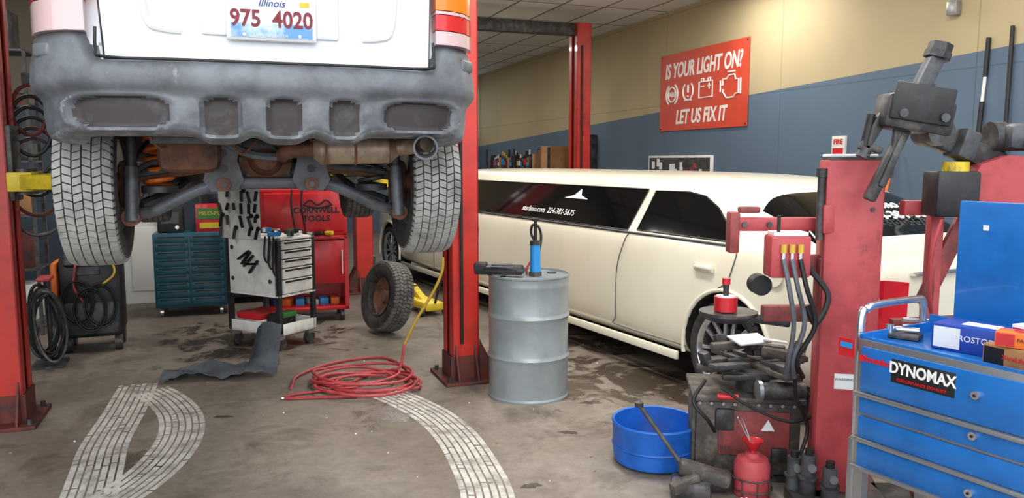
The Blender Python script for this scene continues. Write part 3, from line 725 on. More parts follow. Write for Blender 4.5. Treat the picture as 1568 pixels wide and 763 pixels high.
# ------------------------------------------------------------------ teal drawer cabinet with items
b=B()
b.bx(-.36,.36,0,.46,.10,.90,m_teal,.008)
for i in range(9):
    z=.13+i*.084
    for x0,x1 in ((-.34,-.01),(.01,.34)): b.bx(x0,x1,-.012,.01,z,z+.074,m_teal,.004); b.bx(x0+.03,x1-.03,-.02,-.01,z+.055,z+.066,m_ink,.002)
for x in (-.3,.3):
    for y in (.06,.4): b.cyl((x-.015,y,.05),(x+.015,y,.05),.05,m_chrome)
b.build('drawer_cabinet',(-3.46,8.35,0),18)
b=B(); b.box((0,0,.14),(.26,.2,.28),m_black,bev=.02); b.box((0,-.105,.16),(.18,.01,.12),m_dsteel); b.tube([(-.1,0,.28),(0,0,.34),(.1,0,.28)],.01,m_ink)
b.cyl((.07,-.1,.06),(.07,-.12,.06),.02,m_chrome)
b.build('battery_charger',(-3.70,8.48,.90),18)
b=B(); b.box((0,0,.15),(.30,.2,.30),m_cabred,bev=.004); b.box((0,-.102,.2),(.26,.006,.12),m_green); b.text('MILO-PO',.06,m_yellow,T(0,-.106,.2,90,0,0)); b.box((0,-.102,.07),(.22,.006,.06),m_yellow)
b.build('parts_box',(-3.32,8.62,.90),18)

# ------------------------------------------------------------------ black machine with hoses at left
b=B()
b.box((0,.05,.48),(.5,.4,.72),m_black,bev=.06); b.box((0,-.12,.30),(.44,.12,.3),m_dsteel,bev=.04); b.box((0,-.1,.8),(.4,.2,.12),m_iron,(-20,0,0),.03)
b.box((-.27,.0,.6),(.05,.35,.4),m_dorange,bev=.02); b.box((-.02,-.16,.72),(.2,.02,.07),m_dsteel,(-20,0,0))
for i,cx in enumerate((-.1,.08,.0)):
    for k in range(2):
        pts=[(cx+(.11+.015*k)*math.cos(a),-.20-.012*i-.01*k,.45-.03*i+(.17+.02*k)*math.sin(a)) for a in [rad(j*20) for j in range(19)]]
        b.tube(pts,.009,m_ink,sm=2)
b.tube([(-.2,-.1,.85),(-.1,-.2,.8),(-.12,-.2,.6),(-.05,-.2,.45)],.01,m_hose); b.tube([(.15,-.1,.85),(.2,-.2,.7),(.1,-.22,.6)],.01,m_hosey)
for x in (-.06,.08): b.cyl((x,-.2,.84),(x,-.18,.86),.04,m_chrome,n=20)
for x in (-.2,.2):
    b.cyl((x-.03,-.1,.07),(x+.03,-.1,.07),.07,m_iron); b.cyl((x-.03,.2,.1),(x+.03,.2,.1),.10,m_iron)
b.tube([(-.2,.22,.8),(-.2,.27,.95),(.2,.27,.95),(.2,.22,.8)],.014,m_iron)
b.build('refrigerant_machine',(-3.74,6.9,0),22)
b=B()
for k in range(9):
    ph=random.uniform(-.3,.3); rx_=.09+.03*random.random(); rz_=.24+.09*random.random()
    pts=[(.012*k-.05+rx_*math.cos(a+ph),-.03*k+.06+.03*math.sin(2*a+k),.36+rz_*math.sin(a)) for a in [rad(j*20) for j in range(19)]]
    b.tube(pts,.013,m_ink if k%4 else m_iron,sm=2)
b.cyl((0.0,.10,0),(.0,.10,.72),.02,m_iron); b.bx(-.12,.12,-.14,.16,0,.02,m_iron); b.box((.0,.02,.72),(.10,.22,.03),m_hose,bev=.01)
b.build('hose_stand',(-3.80,6.30,0),22)

# ------------------------------------------------------------------ cluttered shelving at the left
def shelf(name,loc,rz,W,D,H,nlev,cols,hmax=.3):
    b=B()
    for x in (-W/2,W/2-.03):
        for y in (0,D-.03): b.bx(x,x+.03,y,y+.03,0,H,m_iron)
    for i in range(nlev):
        z=.12+i*(H-.14)/(nlev-1); b.bx(-W/2,W/2,0,D,z,z+.02,m_dsteel)
        x=-W/2+.05
        while x<W/2-.1:
            w=random.uniform(.06,.2); h=random.uniform(.1,hmax); mm=random.choice(cols)
            if random.random()<.5: b.cyl((x+w/2,D*.35,z+.02),(x+w/2,D*.35,z+.02+h),w*.42,mm,n=16); b.cyl((x+w/2,D*.35,z+.02+h),(x+w/2,D*.35,z+.04+h),w*.2,m_ink,n=12)
            else: b.box((x+w/2,D*.45,z+.02+h/2),(w,D*.7,h),mm,(0,0,random.uniform(-6,6)),.006)
            x+=w+.02
    return b.build(name,loc,rz)
cols=[m_black,m_dsteel,m_grime,m_card,m_iron,m_rubber,m_dsteel,m_cart,m_hosey]
shelf('storage_shelf',bw(-2.45,8.5),BA,1.5,.45,2.7,6,cols,.36)
shelf('storage_shelf',bw(.35,9.6),BA,1.3,.4,1.9,4,cols,.3)
b=B()
for i in range(6):
    r=.10+.02*i; pts=[(r*math.cos(a),.01*i,.0+r*1.6*math.sin(a)-.1*i) for a in [rad(j*20) for j in range(19)]]
    b.tube(pts,.013,random.choice([m_ink,m_iron,m_ink,m_grime]),sm=2)
b.box((0,.04,.2),(.08,.04,.08),m_iron); b.build('cable_coil',bw(-1.18,5.92,2.0),BA)

# ------------------------------------------------------------------ bottles shelf by right wall (deep)
b=B()
b.bx(5.25,5.82,12.6,16.2,1.48,1.52,m_iron); b.bx(5.25,5.82,12.6,16.2,1.0,1.03,m_iron)
for s in (12.65,14.4,16.1): 
    b.bx(5.27,5.31,s,s+.04,0,1.9,m_iron); b.bx(5.78,5.82,s,s+.04,0,1.9,m_iron)
s=13.55
while s<16.1:
    h=random.uniform(.2,.36); r=random.uniform(.035,.06); mm=random.choice([m_ink,m_black,m_iron,m_dsteel,m_grime,m_iron,m_ink,m_bsteel])
    if random.random()<.75:
        b.cyl((5.4,s,1.52),(5.4,s,1.52+h*.75),r,mm,n=14); b.cyl((5.4,s,1.52+h*.75),(5.4,s,1.52+h),r*.4,random.choice([m_ink,m_rag,m_hosey]),n=10)
        b.cyl((5.4,s,1.52+h*.2),(5.4,s,1.52+h*.55),r*1.03,random.choice([m_rag,m_cyan,m_hosey,m_ink,m_cabred]),n=14)
    else: b.bx(5.35,5.6,s-r,s+r,1.52,1.52+h*.8,random.choice([m_card,m_ink,m_dsteel]),.004)
    s+=r*2+.01
b.bx(5.3,5.7,12.65,13.05,1.52,1.92,m_card); b.bx(5.35,5.7,13.08,13.4,1.52,1.86,m_rust)
for i in range(9): b.box((5.5,12.9+i*.37,1.16),(.4,.3,.26),random.choice([m_card,m_dsteel,m_ink,m_rust]),bev=.01)
b.build('bottle_shelf',rz=BA)
b=B(); b.bx(5.55,5.84,11.9,12.35,0,2.1,m_iron,.02); b.bx(5.53,5.56,11.95,12.3,.3,2.0,m_dsteel,.01); b.build('locker',rz=BA)

# ------------------------------------------------------------------ wall banner
b=B()
R=Matrix(((0,0,-1,5.835),(-1,0,0,8.88),(0,1,0,2.60),(0,0,0,1)))
b.box((0,0,0),(2.0,1.04,.008),m_banner,M=R)
b.text('IS YOUR LIGHT ON?',.28,m_wtxt,R@T(0,.28,.006),bold=.006,shear=.2,sx=.69)
b.text('LET US FIX IT',.26,m_wtxt,R@T(0,-.35,.006),bold=.006,shear=.2,sx=.76)
def ring(cx,cy,r,a0=0,a1=360,t=.012,sx=1):
    b.tube([(R@Vector((cx+r*sx*math.cos(rad(a)),cy+r*math.sin(rad(a)),.008))) for a in [a0+(a1-a0)*k/20 for k in range(21)]],t,m_wtxt,n=6,sm=0)
def pl(pts,t=.010): b.tube([R@Vector((x,y,.008)) for x,y in pts],t,m_wtxt,n=6,sm=0)
ring(-.68,-.03,.10); ring(-.68,-.03,.145,120,240); ring(-.68,-.03,.145,-60,60); b.text('ABS',.09,m_wtxt,R@T(-.68,-.03,.008),bold=.003)
ring(-.28,-.01,.12,-230,50); pl([(-.36,-.13),(-.2,-.13)]); pl([(-.28,.07),(-.28,-.03)],.014); pl([(-.28,-.07),(-.28,-.085)],.014)
pl([(-.02,.08),(.28,.08),(.28,-.12),(-.02,-.12),(-.02,.08)]); pl([(.03,.08),(.03,.12),(.08,.12),(.08,.08)]); pl([(.18,.08),(.18,.12),(.23,.12),(.23,.08)]); pl([(.02,.02),(.09,.02)],.009); pl([(.17,.02),(.24,.02)],.009); pl([(.205,.055),(.205,-.015)],.009)
pl([(.45,.0),(.5,.0),(.5,.07),(.58,.07),(.62,.11),(.74,.11),(.76,.05),(.82,.05),(.82,-.12),(.76,-.12),(.72,-.16),(.58,-.16),(.5,-.08),(.5,-.05)]); pl([(.45,.06),(.45,-.08)]); pl([(.6,.15),(.74,.15)]); pl([(.86,.06),(.86,-.13)])
for x,y in ((-.97,.49),(.97,.49),(-.97,-.49),(.97,-.49)): b.cyl(R@Vector((x,y,0)),R@Vector((x,y,.012)),.012,m_iron,n=10)
b.build('banner_sign',rz=BA)
b=B(); R=Matrix(((0,0,-1,5.83),(-1,0,0,9.35),(0,1,0,1.56),(0,0,0,1)))
b.box((0,0,0),(1.6,.36,.03),m_cart,M=R,bev=.005); b.box((0,0,.012),(1.52,.3,.015),m_dsteel,M=R)
for i in range(22): b.box((-.71+i*.067,random.uniform(-.08,.09),.022),(.07,random.uniform(.04,.12),.006),random.choice([m_grime,m_rag,m_dsteel,m_hose,m_iron,m_ink]),M=R)
b.build('framed_picture',rz=BA)
b=B(); b.bx(5.82,5.85,6.28,6.46,1.68,1.92,m_cart,.003); b.bx(5.815,5.82,6.3,6.44,1.72,1.80,m_cabred); b.text('FIRE',.07,m_cabred,Matrix(((0,0,-1,5.818),(-1,0,0,6.37),(0,1,0,1.86),(0,0,0,1))),bold=.002)
b.build('fire_sign',rz=BA)
b=B(); b.cyl((5.72,6.37,1.0),(5.72,6.37,1.42),.075,m_cabred); b.rev([(.075,0),(.06,.04),(.02,.06)],m_cabred,T(5.72,6.37,1.42),n=20); b.cyl((5.72,6.37,1.46),(5.72,6.37,1.54),.02,m_ink); b.box((5.68,6.37,1.55),(.14,.02,.02),m_ink)
b.tube([(5.72,6.37,1.5),(5.66,6.28,1.45),(5.65,6.27,1.2)],.01,m_ink); b.box((5.81,6.37,1.3),(.08,.06,.04),m_iron); b.build('fire_extinguisher',rz=BA)
b=B(); b.cyl((5.74,4.80,.0),(5.80,4.78,1.9),.013,m_cart); b.cyl((5.80,4.78,1.9),(5.81,4.775,2.15),.02,m_ink); b.cyl((5.81,4.775,2.15),(5.82,4.77,2.35),.013,m_cart);b.cyl((5.82,4.77,2.35),(5.83,4.77,2.66),.018,m_ink); b.box((5.74,4.83,.03),(.12,.2,.06),m_ink,bev=.01); b.build('squeegee_pole',rz=BA)
b=B(); b.cyl((5.74,4.50,.0),(5.82,4.56,2.72),.016,m_ink); b.box((5.74,4.50,.05),(.1,.3,.1),m_iron,bev=.02); b.build('broom',rz=BA)
b=B(); b.cyl((5.1,5.35,.0),(5.78,5.6,1.75),.014,m_dorange); b.box((5.1,5.35,.05),(.08,.3,.1),m_card,(0,0,20),.02); b.build('push_broom',rz=BA)
b=B(); b.cyl((5.82,5.1,2.95),(5.82,5.1,3.7),.014,m_alu)
b.box((5.81,5.1,2.95),(.06,.1,.12),m_alu,bev=.01); b.build('conduit_box',rz=BA)

# ------------------------------------------------------------------ tyre changer (right foreground)
b=B()
b.M=T(1.63,3.78,0,0,0,-12)
b.box((0,0,.87),(.26,.22,1.62),m_tcred,bev=.012); b.box((0,0,.03),(.40,.36,.06),m_grease,bev=.01)
b.box((0,0,1.685),(.24,.20,.02),m_iron); b.box((-.01,-.0,1.70),(.23,.12,.015),m_rag,bev=.005); b.box((.06,0,1.705),(.1,.1,.02),m_iron,bev=.01)
b.box((-.01,-.112,.62),(.09,.004,.075),m_rag); b.text('WARNING',.018,m_ink,T(-.01,-.1145,.63,90,0,0),ext=.0005)
for z in (1.52,1.45,.3): b.cyl((.08,-.118,z),(.08,-.108,z),.01,m_iron,n=8)
b.M=Matrix.Identity(4)
b.box((1.30,3.80,1.37),(.46,.06,.065),m_tcred,bev=.008); b.box((1.075,3.80,1.33),(.05,.08,.20),m_tcred2,bev=.01); b.box((1.50,3.74,1.40),(.06,.1,.14),m_tcred,bev=.01)
b.box((1.40,3.80,1.17),(.3,.07,.10),m_tcred2,bev=.01); b.box((1.38,3.80,.93),(.3,.06,.08),m_tcred2,bev=.01); b.box((1.50,3.76,1.05),(.05,.09,.32),m_tcred2,bev=.01)
b.box((1.15,3.80,1.44),(.10,.05,.03),m_tcred2,bev=.008)
b.cyl((1.465,3.72,1.30),(1.465,3.72,1.63),.018,m_iron); b.cyl((1.465,3.72,1.60),(1.465,3.72,1.64),.026,m_iron)
for x,z in ((1.12,1.37),(1.24,1.37),(1.44,1.17)): b.cyl((x,3.765,z),(x,3.755,z),.014,m_iron,n=8)
b.box((1.30,3.68,1.23),(.19,.12,.20),m_tcred,bev=.015); b.box((1.30,3.68,1.335),(.16,.1,.02),m_rag); b.cyl((1.25,3.66,1.33),(1.25,3.66,1.42),.008,m_ink)
for x in (1.26,1.30,1.34): b.cyl((x,3.61,1.25),(x,3.61,1.29),.014,m_hosey,n=10); b.cyl((x,3.61,1.21),(x,3.61,1.25),.009,m_chrome,n=10)
for i,x in enumerate((1.26,1.30,1.34)):
    b.tube([(x,3.61,1.22),(x+.02,3.58,1.10),(x+.05+.01*i,3.58,.92),(x+.04-.02*i,3.6,.75),(x+.06,3.68,.64)],.012,m_bsteel if i<2 else m_ink)
b.tube([(1.40,3.68,1.18),(1.48,3.62,1.05),(1.42,3.6,.92),(1.38,3.62,1.0)],.014,m_ink)
b.cyl((1.20,3.72,1.08),(1.20,3.80,1.08),.05,m_ink)
b.cyl((1.06,3.78,.93),(1.06,3.78,.945),.14,m_iron,n=32); b.rev([(.14,0),(.1,-.03),(.03,-.04),(0,-.04)],m_iron,T(1.06,3.78,.93),n=32)
b.cyl((1.04,3.76,.95),(1.04,3.76,1.02),.055,m_cabred,n=28); b.cyl((1.04,3.76,1.02),(1.04,3.76,1.025),.045,m_rag,n=28); b.cyl((1.04,3.76,1.02),(1.04,3.76,1.10),.014,m_iron); b.cyl((1.04,3.76,1.08),(1.04,3.76,1.11),.02,m_cabred)
b.box((1.22,3.80,.90),(.3,.05,.04),m_iron,(0,8,0),.01)
# lower body
b.M=T(1.27,4.20,0,0,0,-8)
b.box((0,0,.22),(.54,.42,.40),m_grease,bev=.02); b.box((.03,-.215,.25),(.36,.012,.24),m_tcred2,bev=.004); b.box((-.24,-.08,.24),(.10,.22,.34),m_grease,bev=.02); b.box((0,-.0,.43),(.58,.46,.03),m_grease,bev=.01)
b.poly([(-.035,0),(.035,0),(0,.06)],.003,m_rag,T(.1,-.222,.27,90,0,0)); b.box((.0,0,.01),(.60,.48,.02),m_iron)
b.box((-.12,-.20,.32),(.10,.06,.12),m_iron,bev=.015); b.box((.16,-.22,.14),(.08,.03,.08),m_iron,bev=.01)
for i in range(9): b.cyl((-.25+.06*i,-.21,.405),(-.25+.06*i,-.222,.405),.009,m_alu,n=8)
b.M=Matrix.Identity(4)
b.cyl((1.31,4.16,.43),(1.31,4.16,.55),.09,m_iron); b.cyl((1.31,4.16,.545),(1.31,4.16,.575),.20,m_iron,n=32)
b.M=T(1.31,4.16,.585)
for a in (20,110,200,290):
    Rz=T(0,0,0,0,0,a)
    b.box((.18,0,.0),(.30,.10,.03),m_grease,bev=.006,M=Rz); b.box((.25,0,.03),(.13,.08,.045),m_iron,bev=.01,M=Rz); b.box((.31,0,.06),(.04,.07,.06),m_iron,(0,20,0),.008,M=Rz)
    b.box((.12,0,.02),(.1,.03,.03),m_dsteel,bev=.004,M=Rz)
    b.box((.16,.13,-.03),(.22,.035,.03),m_iron,(0,0,-20),.006,M=Rz)
    b.cyl(Rz@Vector((.2,.03,.0)),Rz@Vector((.2,.03,.03)),.015,m_alu,n=6)
b.box((-.18,-.18,.03),(.25,.06,.03),m_dsteel,(0,5,30),.01); b.box((.1,.1,.06),(.2,.05,.04),m_iron,(0,0,-30),.01)
b.box((-.1,.05,.085),(.26,.05,.04),m_grease,(0,0,15),.01); b.box((.12,-.12,.075),(.22,.06,.05),m_grease,(0,6,-25),.012); b.box((-.02,.02,.125),(.20,.13,.010),m_rag,(10,0,20),.002); b.box((.10,-.04,.13),(.12,.09,.010),m_rag,(-8,6,-15),.002)
b.M=Matrix.Identity(4)
b.cyl((1.28,3.92,.50),(1.50,3.92,.50),.045,m_iron); b.cyl((1.26,3.92,.50),(1.28,3.92,.50),.055,m_alu)
b.tube([(1.5,3.9,.52),(1.55,3.85,.42),(1.4,3.82,.37),(1.2,3.86,.44),(1.08,3.9,.52)],.008,m_ink)
b.tube([(1.0,3.95,.55),(.93,3.9,.45),(1.0,3.88,.36),(1.05,3.93,.28)],.01,m_ink)
b.tube([(1.36,3.68,.68),(1.40,3.75,.52),(1.48,3.8,.35),(1.44,3.78,.2)],.01,m_ink)
b.cyl((1.06,3.93,.47),(1.16,3.90,.47),.016,m_cabred,n=12)
# bead breaker arm at front
b.cyl((.66,3.92,.42),(.87,3.84,.13),.012,m_dsteel); b.rev([(0,0),(.022,.005),(.024,.03),(0,.04)],m_iron,T(.655,3.92,.41),n=14)
b.box((.97,3.80,.11),(.26,.10,.07),m_grease,(0,14,-10),.02); b.box((.90,3.78,.045),(.2,.15,.09),m_iron,(0,0,-15),.02); b.box((1.05,3.82,.07),(.12,.12,.10),m_iron,bev=.03)
b.box((.86,3.74,.08),(.16,.06,.06),m_grease,(0,-14,20),.015)
for x,y,h in ((1.44,3.66,.26),(1.52,3.60,.22),(1.40,3.74,.22)):
    b.cyl((x,y,.05),(x,y,h*.55),.038,m_dsteel); b.cyl((x,y,h*.55),(x,y,h*.6),.048,m_iron); b.cyl((x,y,h*.6),(x,y,h),.034,m_dsteel); b.cyl((x,y,h),(x,y,h+.03),.02,m_ink); b.cyl((x,y-.035,h*.8),(x,y-.05,h*.8),.02,m_alu)
b.box((1.46,3.67,.03),(.2,.2,.06),m_iron,bev=.01)
b.build('tire_changer')
b=B(); b.box((0,0,.04),(.40,.24,.08),m_iron,bev=.02); b.box((0,0,.085),(.36,.20,.015),m_grease,bev=.006)
for i in range(5): b.box((-.14+i*.07,0,.094),(.02,.17,.006),m_iron)
b.build('pedal_plate',(1.50,3.40,0),-10)
b=B()
b.rev([(0,0),(.085,0),(.09,.01),(.088,.16),(.075,.19),(.04,.20),(.035,.22),(0,.22)],m_tcred,n=28)
b.rev([(.012,.20),(.012,.23),(.05,.28),(.052,.283),(.047,.28),(.01,.235)],m_cabred,n=28)
for a in range(0,360,45): b.cyl((.095*math.cos(rad(a)),.095*math.sin(rad(a)),0),(.10*math.cos(rad(a)),.10*math.sin(rad(a)),.1),.003,m_iron,n=6)
for z,r in ((.1,.103),(.04,.1)):
    b.tube([(r*math.cos(rad(a)),r*math.sin(rad(a)),z) for a in range(0,361,20)],.004,m_iron,sm=0,n=6)
b.tube([(-.02,-.02,.28),(-.06,0,.36),(-.08,.0,.40),(-.05,.02,.38),(-.01,.0,.27)],.003,m_chrome,n=6)
b.build('lube_jar',(1.21,3.80,0))
rows=[]
for i in range(12):
    row=[]
    for j in range(12):
        u,v=i/11-.5,j/11-.5; r=math.hypot(u,v)
        row.append((.30*u,.22*v,max(0,.07*(1-r*1.8))*(.6+.4*abs(math.sin(u*17+v*5)*math.cos(v*14-u*4)))+.003))
    rows.append(row)
sheet('rag',rows,m_rag,(1.12,3.60,0),20,th=.006)

# blue cut-barrel tub
b=B()
b.rev([(0,.006),(.20,.006),(.225,.02),(.232,.06),(.236,.22),(.242,.235),(.236,.245),(.226,.24),(.222,.06),(.2,.03),(0,.03)],m_bucket,n=56)
b.rev([(.234,.10),(.240,.108),(.234,.116)],m_bucket,n=56)
b.build('plastic_tub',(.80,4.24,0))

# ------------------------------------------------------------------ balancer / helper arm behind chest
b=B()
def bar(p1,p2,w,h,m,bev=.008):
    p1=Vector(p1);p2=Vector(p2);q=(p2-p1).to_track_quat('X','Z').to_matrix().to_4x4()
    b.box((0,0,0),((p2-p1).length,w,h),m,bev=bev,M=Matrix.Translation((p1+p2)/2)@q)
bar((1.60,3.52,1.50),(1.83,3.50,2.02),.05,.05,m_iron); bar((1.76,3.5,1.92),(1.86,3.50,2.14),.065,.065,m_dsteel)
b.cyl((1.855,3.5,2.12),(1.865,3.5,2.15),.055,m_iron,n=6); b.cyl((1.865,3.5,2.15),(1.875,3.5,2.185),.05,m_iron,n=6)
bar((1.62,3.5,1.90),(1.92,3.5,1.85),.14,.15,m_iron,.02); bar((1.64,3.42,1.94),(1.90,3.42,1.90),.02,.16,m_black,.006)
b.cyl((1.68,3.43,1.88),(1.68,3.40,1.88),.02,m_dsteel,n=8); b.cyl((1.86,3.43,1.86),(1.86,3.40,1.86),.02,m_dsteel,n=8)
bar((1.64,3.5,1.88),(1.55,3.5,1.72),.03,.05,m_iron); b.cyl((1.585,3.5,1.88),(1.55,3.5,1.70),.018,m_ink); b.cyl((1.57,3.5,1.73),(1.55,3.5,1.69),.028,m_dsteel)
bar((1.55,3.5,1.74),(1.64,3.5,1.72),.03,.03,m_iron); bar((1.70,3.5,1.84),(1.68,3.5,1.60),.03,.025,m_dsteel)
bar((1.74,3.5,1.82),(1.64,3.5,1.56),.04,.035,m_iron)
bar((1.84,3.52,1.80),(2.20,3.56,1.66),.08,.10,m_iron,.015); bar((1.96,3.50,1.76),(2.04,3.52,1.73),.1,.13,m_dsteel,.01)
b.cyl((1.87,3.44,1.80),(1.87,3.60,1.80),.06,m_iron)
b.poly([(.0,-.04),(.46,-.04),(.46,.18),(.10,.20),(-.02,.16),(-.06,.08)],.2,m_tcred,T(2.08,3.66,1.50,90,0,0)); b.box((2.32,3.55,1.78),(.30,.22,.12),m_dsteel,(0,0,0),.04)
for i in range(6): b.box((2.24+.04*i,3.435,1.78),(.012,.01,.09),m_iron)
b.cyl((2.14,3.55,1.78),(2.20,3.55,1.78),.07,m_iron)
b.box((1.955,3.5,1.53),(.19,.14,.20),m_black,bev=.012); b.cyl((1.97,3.5,1.63),(1.97,3.5,1.672),.055,m_yellow,n=24)
bar((1.80,3.62,1.46),(2.2,3.62,1.46),.06,.07,m_tcred); bar((1.98,3.66,.05),(1.98,3.66,1.46),.06,.06,m_tcred); bar((1.93,3.64,1.0),(2.12,3.66,1.42),.03,.08,m_tcred2)
bar((1.80,3.66,.90),(2.2,3.66,.92),.05,.06,m_tcred2); bar((2.24,3.66,.05),(2.24,3.66,1.55),.08,.08,m_tcred)
b.box((2.1,3.66,.03),(.6,.3,.06),m_iron,bev=.01)
b.tube([(1.9,3.46,1.42),(1.86,3.45,1.25),(1.88,3.46,1.0),(1.95,3.5,.9)],.009,m_hose)
for z in (.97,1.0,1.03): b.cyl((1.80,3.55,z-.08),(1.98,3.52,z-.08),.01,m_chrome)
b.build('bead_press')

# ------------------------------------------------------------------ blue tool chest (right foreground)
b=B(); L=1.15; D=.45
b.bx(0,L,.0,D,.50,.985,m_blue,.008)
b.bx(0,L,-.006,0.0,.485,1.0,m_alu,.002)
b.bx(.02,L-.02,-.014,-.005,.80,.975,m_blue,.004)
for z0,z1 in ((.715,.785),(.62,.705),(.505,.60)): b.bx(.02,L-.02,-.016,-.005,z0,z1,m_blue,.006)
for z in (.79,.612,.50): b.bx(.0,L,-.03,-.006,z-.008,z+.008,m_alu,.003)
for z in (.90,.76,.56):
    for x in (.46,.95): b.cyl((x,-.014,z),(x,-.03,z),.014,m_chrome,n=20); b.cyl((x,-.03,z),(x,-.034,z),.005,m_ink,n=8)
b.bx(.148,.385,-.0165,-.0135,.868,.955,m_ink,.001); b.text('DYNOMAX',.058,m_wtxt,T(.265,-.018,.922,90,0,0),bold=.0015,ext=.0008,sx=.84); b.text('PERFORMANCE EXHAUST',.016,m_redl,T(.265,-.018,.882,90,0,0),ext=.0008)
b.text('brembo',.034,m_redl,T(.09,-.0165,.93,90,0,0),bold=.001,ext=.0008,sx=.9); b.cyl((.026,-.0145,.93),(.026,-.017,.93),.013,m_redl,n=16)
b.bx(0,L,0,.012,.985,1.01,m_blue); b.bx(0,.012,0,D,.985,1.02,m_blue); b.bx(0,L,D-.012,D,.985,1.05,m_blue)
b.tube([(-.02,.03,.60),(-.02,.03,1.05),(-.02,.06,1.10),(-.02,.12,1.115),(-.02,D-.08,1.115),(-.02,D-.03,1.10),(-.02,D-.02,1.0)],.015,m_chrome,n=12)
b.bx(-.03,0,0,.03,.10,.60,m_alu,.004)
for x in (.0,L-.04):
    for y in (.0,D-.04): b.bx(x,x+.04,y,y+.04,.10,.5,m_alu); b.cyl((x+.0,y+.02,.05),(x+.04,y+.02,.05),.05,m_iron)
b.bx(0,L,0,D,.14,.17,m_blue,.004)
for i in range(8): b.box((random.uniform(.1,L-.1),random.uniform(.08,.35),.21),(.14,.09,.08),random.choice([m_ink,m_iron,m_card,m_hosey]),(0,0,random.uniform(0,90)),.02)
b.bx(.09,L,D-.0,D+.03,.98,1.52,m_blue,.006); b.box((.2,D-.004,1.42),(.02,.004,.02),m_rag)
b.box((-.022,-.045,.965),(.07,.004,.07),m_cabred,(0,0,0)); b.box((-.022,-.048,.975),(.05,.003,.02),m_cyan)
b.build('tool_chest',(1.335,2.95,0),-60)
def parts_box(name,x,y,z,w,d,h,m1,m2,txt,rz,mt):
    b=B(); b.box((0,0,h/2),(w,d,h),m1,bev=.002); b.box((-w*.28,-d/2-.001,h*.5),(w*.38,.003,h*.8),m2); b.box((w*.1,0,h+.001),(w*.5,d*.4,.003),m2)
    b.text(txt,h*.32,mt,T(w*.1,-d/2-.004,h*.55,90,0,0),ext=.0005)
    c,s_=math.cos(rad(-60)),math.sin(rad(-60))
    return b.build(name,(1.335+c*x-s_*y,2.95+s_*x+c*y,z),rz-60)
m_bb=mat('box_blue',(28,66,160),.5); 
parts_box('brake_pad_box',.30,.24,.986,.24,.15,.095,m_bb,m_rag,'PROSTOP',8,m_wtxt)
parts_box('filter_box',.52,.13,.986,.18,.14,.075,m_card,m_ink,'XtraLife',-6,m_redl)
parts_box('filter_box',.53,.10,1.064,.14,.08,.05,m_dorange,m_cabred,'PART',15,m_ink)
parts_box('bearing_box',.47,.34,.986,.14,.10,.11,m_rag,m_redl,'HUB',-12,m_ink)
b=B(); b.box((0,0,.01),(.14,.08,.02),m_iron,bev=.005); b.cyl((-.05,.02,.025),(.06,.02,.03),.012,m_chrome); b.cyl((-.04,-.02,.02),(-.04,-.02,.05),.015,m_chrome); b.build('socket_tray',(1.53,3.02,.9865),-40)
b=B()
for k in range(4):
    pts=[(.10*math.cos(a)*(1+.1*k),.10*math.sin(a)*(1+.1*k),.02+.02*k) for a in [rad(j*24) for j in range(16)]]
    b.tube(pts,.014,m_hosey if k%2 else m_iron,sm=2)
b.build('chain_coil',(1.92,3.28,0))

# ------------------------------------------------------------------ tyre dust tracks on floor, oil stains
def track(name,pts,W=.26,n=7,z=.0022):
    b=B(); P=crom([(x,y,0) for x,y in pts],34); vs=[];fs=[]
    for r in range(n):
        off=-W/2+W*(r+.5)/n; wd=W/n*.38
        for i in range(len(P)-1):
            if random.random()<.03: continue
            if (i<5 or i>len(P)-7) and random.random()<.4: continue
            t=(P[i+1]-P[i]).normalized(); nr=Vector((-t.y,t.x,0)); L=(P[i+1]-P[i])
            sk=L*(.5 if r%2 else -.5)
            a=P[i]+nr*(off-wd)-sk*.5; c=P[i]+nr*(off+wd)+sk*.5; d=P[i+1]+nr*(off+wd)+sk*.5-L*.08; e=P[i+1]+nr*(off-wd)-sk*.5-L*.08
            o=len(vs)
            for q in (a,c,d,e): vs.append((q.x,q.y,z))
            fs.append([o+3,o+2,o+1,o])
    b.add(vs,fs,m_marks); return b.build(name)
trk=empty('tire_tracks')
for i,pts in enumerate(([(-2.81,5.75),(-2.6,5.1),(-2.42,4.5),(-2.26,4.1),(-2.1,3.7),(-1.85,3.0)],[(-2.66,5.6),(-2.42,5.35),(-2.18,5.0),(-2.02,4.6),(-1.95,4.15),(-1.98,3.75),(-2.1,3.3)],
      [(-.98,5.6),(-.72,5.3),(-.50,4.98),(-.33,4.6),(-.2,4.15),(-.12,3.75),(-.08,3.1)])):
    o=track('track_%d'%i,pts,.28,z=.0012+.0005*i); o.parent=trk
def stain(b,cx,cy,r,sx=1,sy=1,n=26):
    vs=[(cx,cy,.0008)]; ph=[random.uniform(0,6.28) for _ in range(3)]
    for i in range(n):
        a=2*math.pi*i/n; q=r*(1+.22*math.sin(2*a+ph[0])+.15*math.sin(5*a+ph[1])+.1*math.sin(9*a+ph[2]))
        vs.append((cx+sx*q*math.cos(a),cy+sy*q*math.sin(a),.0008))
    b.add(vs,[[0,1+i,1+(i+1)%n] for i in range(n)],m_stain)
b=B()
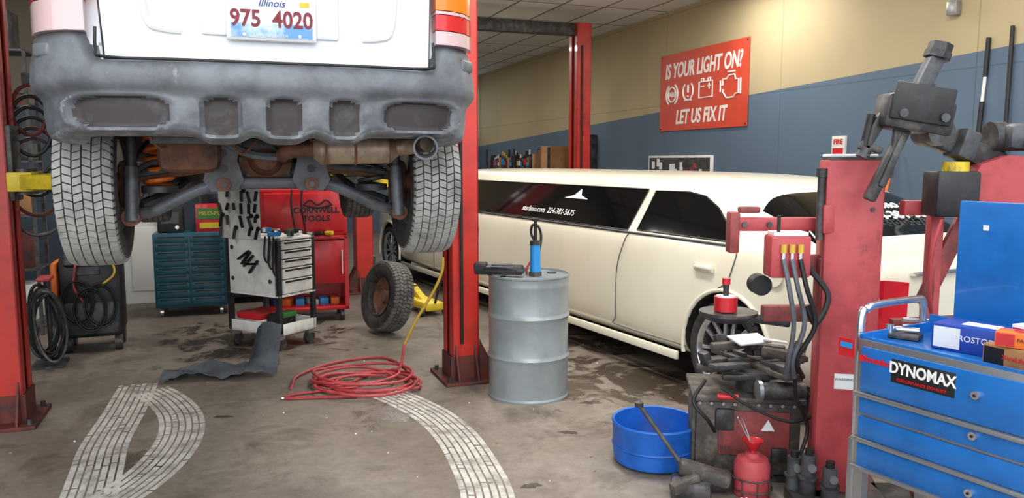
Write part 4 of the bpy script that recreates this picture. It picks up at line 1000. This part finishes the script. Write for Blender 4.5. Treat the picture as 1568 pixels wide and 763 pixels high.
for cx,cy,r in ((.62,5.95,.05),(.9,5.5,.06),(-1.9,5.0,.04),(.35,4.7,.04),(.1,3.9,.04),(.55,5.3,.05),(.45,5.95,.04)): stain(b,cx,cy,r,1.3,.8)
b.build('oil_stain')
b=B()
for i in range(50):
    x,y=random.uniform(-3,1),random.uniform(3.6,7); s=random.uniform(.003,.009); b.box((x,y,s/2),(s*1.5,s,s),m_card if i%3 else m_rag,(0,0,random.uniform(0,90)),.001)
b.build('floor_debris')

# ------------------------------------------------------------------ lights
def fixture(w,s,e,name='ceiling_light'):
    b=B(); b.bx(-.62,.62,-.16,.16,-.05,0,m_cart,.006)
    for y in (-.08,.08): b.cyl((-.58,y,-.07),(.58,y,-.07),.018,m_tube,n=12)
    o=b.build(name,bw(w,s,3.72),BA+90)
    l=bpy.data.lights.new('lamp','AREA'); l.shape='RECTANGLE'; l.size=1.2; l.size_y=.3; l.energy=e; l.color=(1,.97,.91)
    lo=bpy.data.objects.new('lamp',l); S.collection.objects.link(lo); lo.parent=o; lo.location=(0,0,-.1)
    return o
for w,s,e in ((5.2,7.3,40),(3.2,12.5,60),(0.2,8.6,45),(2.1,4.3,85),(2.3,7.6,70),(3.3,16.5,50),(-2.2,7.4,35),(4.4,4.2,40)): fixture(w,s,e)  # the two between the bays are added fill lights for the limousine side

w=bpy.data.worlds.new('overcast'); S.world=w; w.use_nodes=True
bg=w.node_tree.nodes['Background']; bg.inputs[0].default_value=(.90,.95,1.0,1); bg.inputs[1].default_value=2.2
sl=bpy.data.lights.new('sun','SUN'); sl.energy=1.0; sl.angle=rad(40); sl.color=(1,.98,.95)
so=bpy.data.objects.new('sun',sl); S.collection.objects.link(so); so.rotation_euler=(rad(62),0,rad(8))

# ------------------------------------------------------------------ camera
cd=bpy.data.cameras.new('camera'); cd.sensor_width=36; cd.lens=27.55; cd.clip_start=.05
co=bpy.data.objects.new('camera',cd); S.collection.objects.link(co); co.location=(0,0,1.68); co.rotation_euler=(rad(90-6.49),0,0)
S.camera=co
S.view_settings.view_transform='Standard'
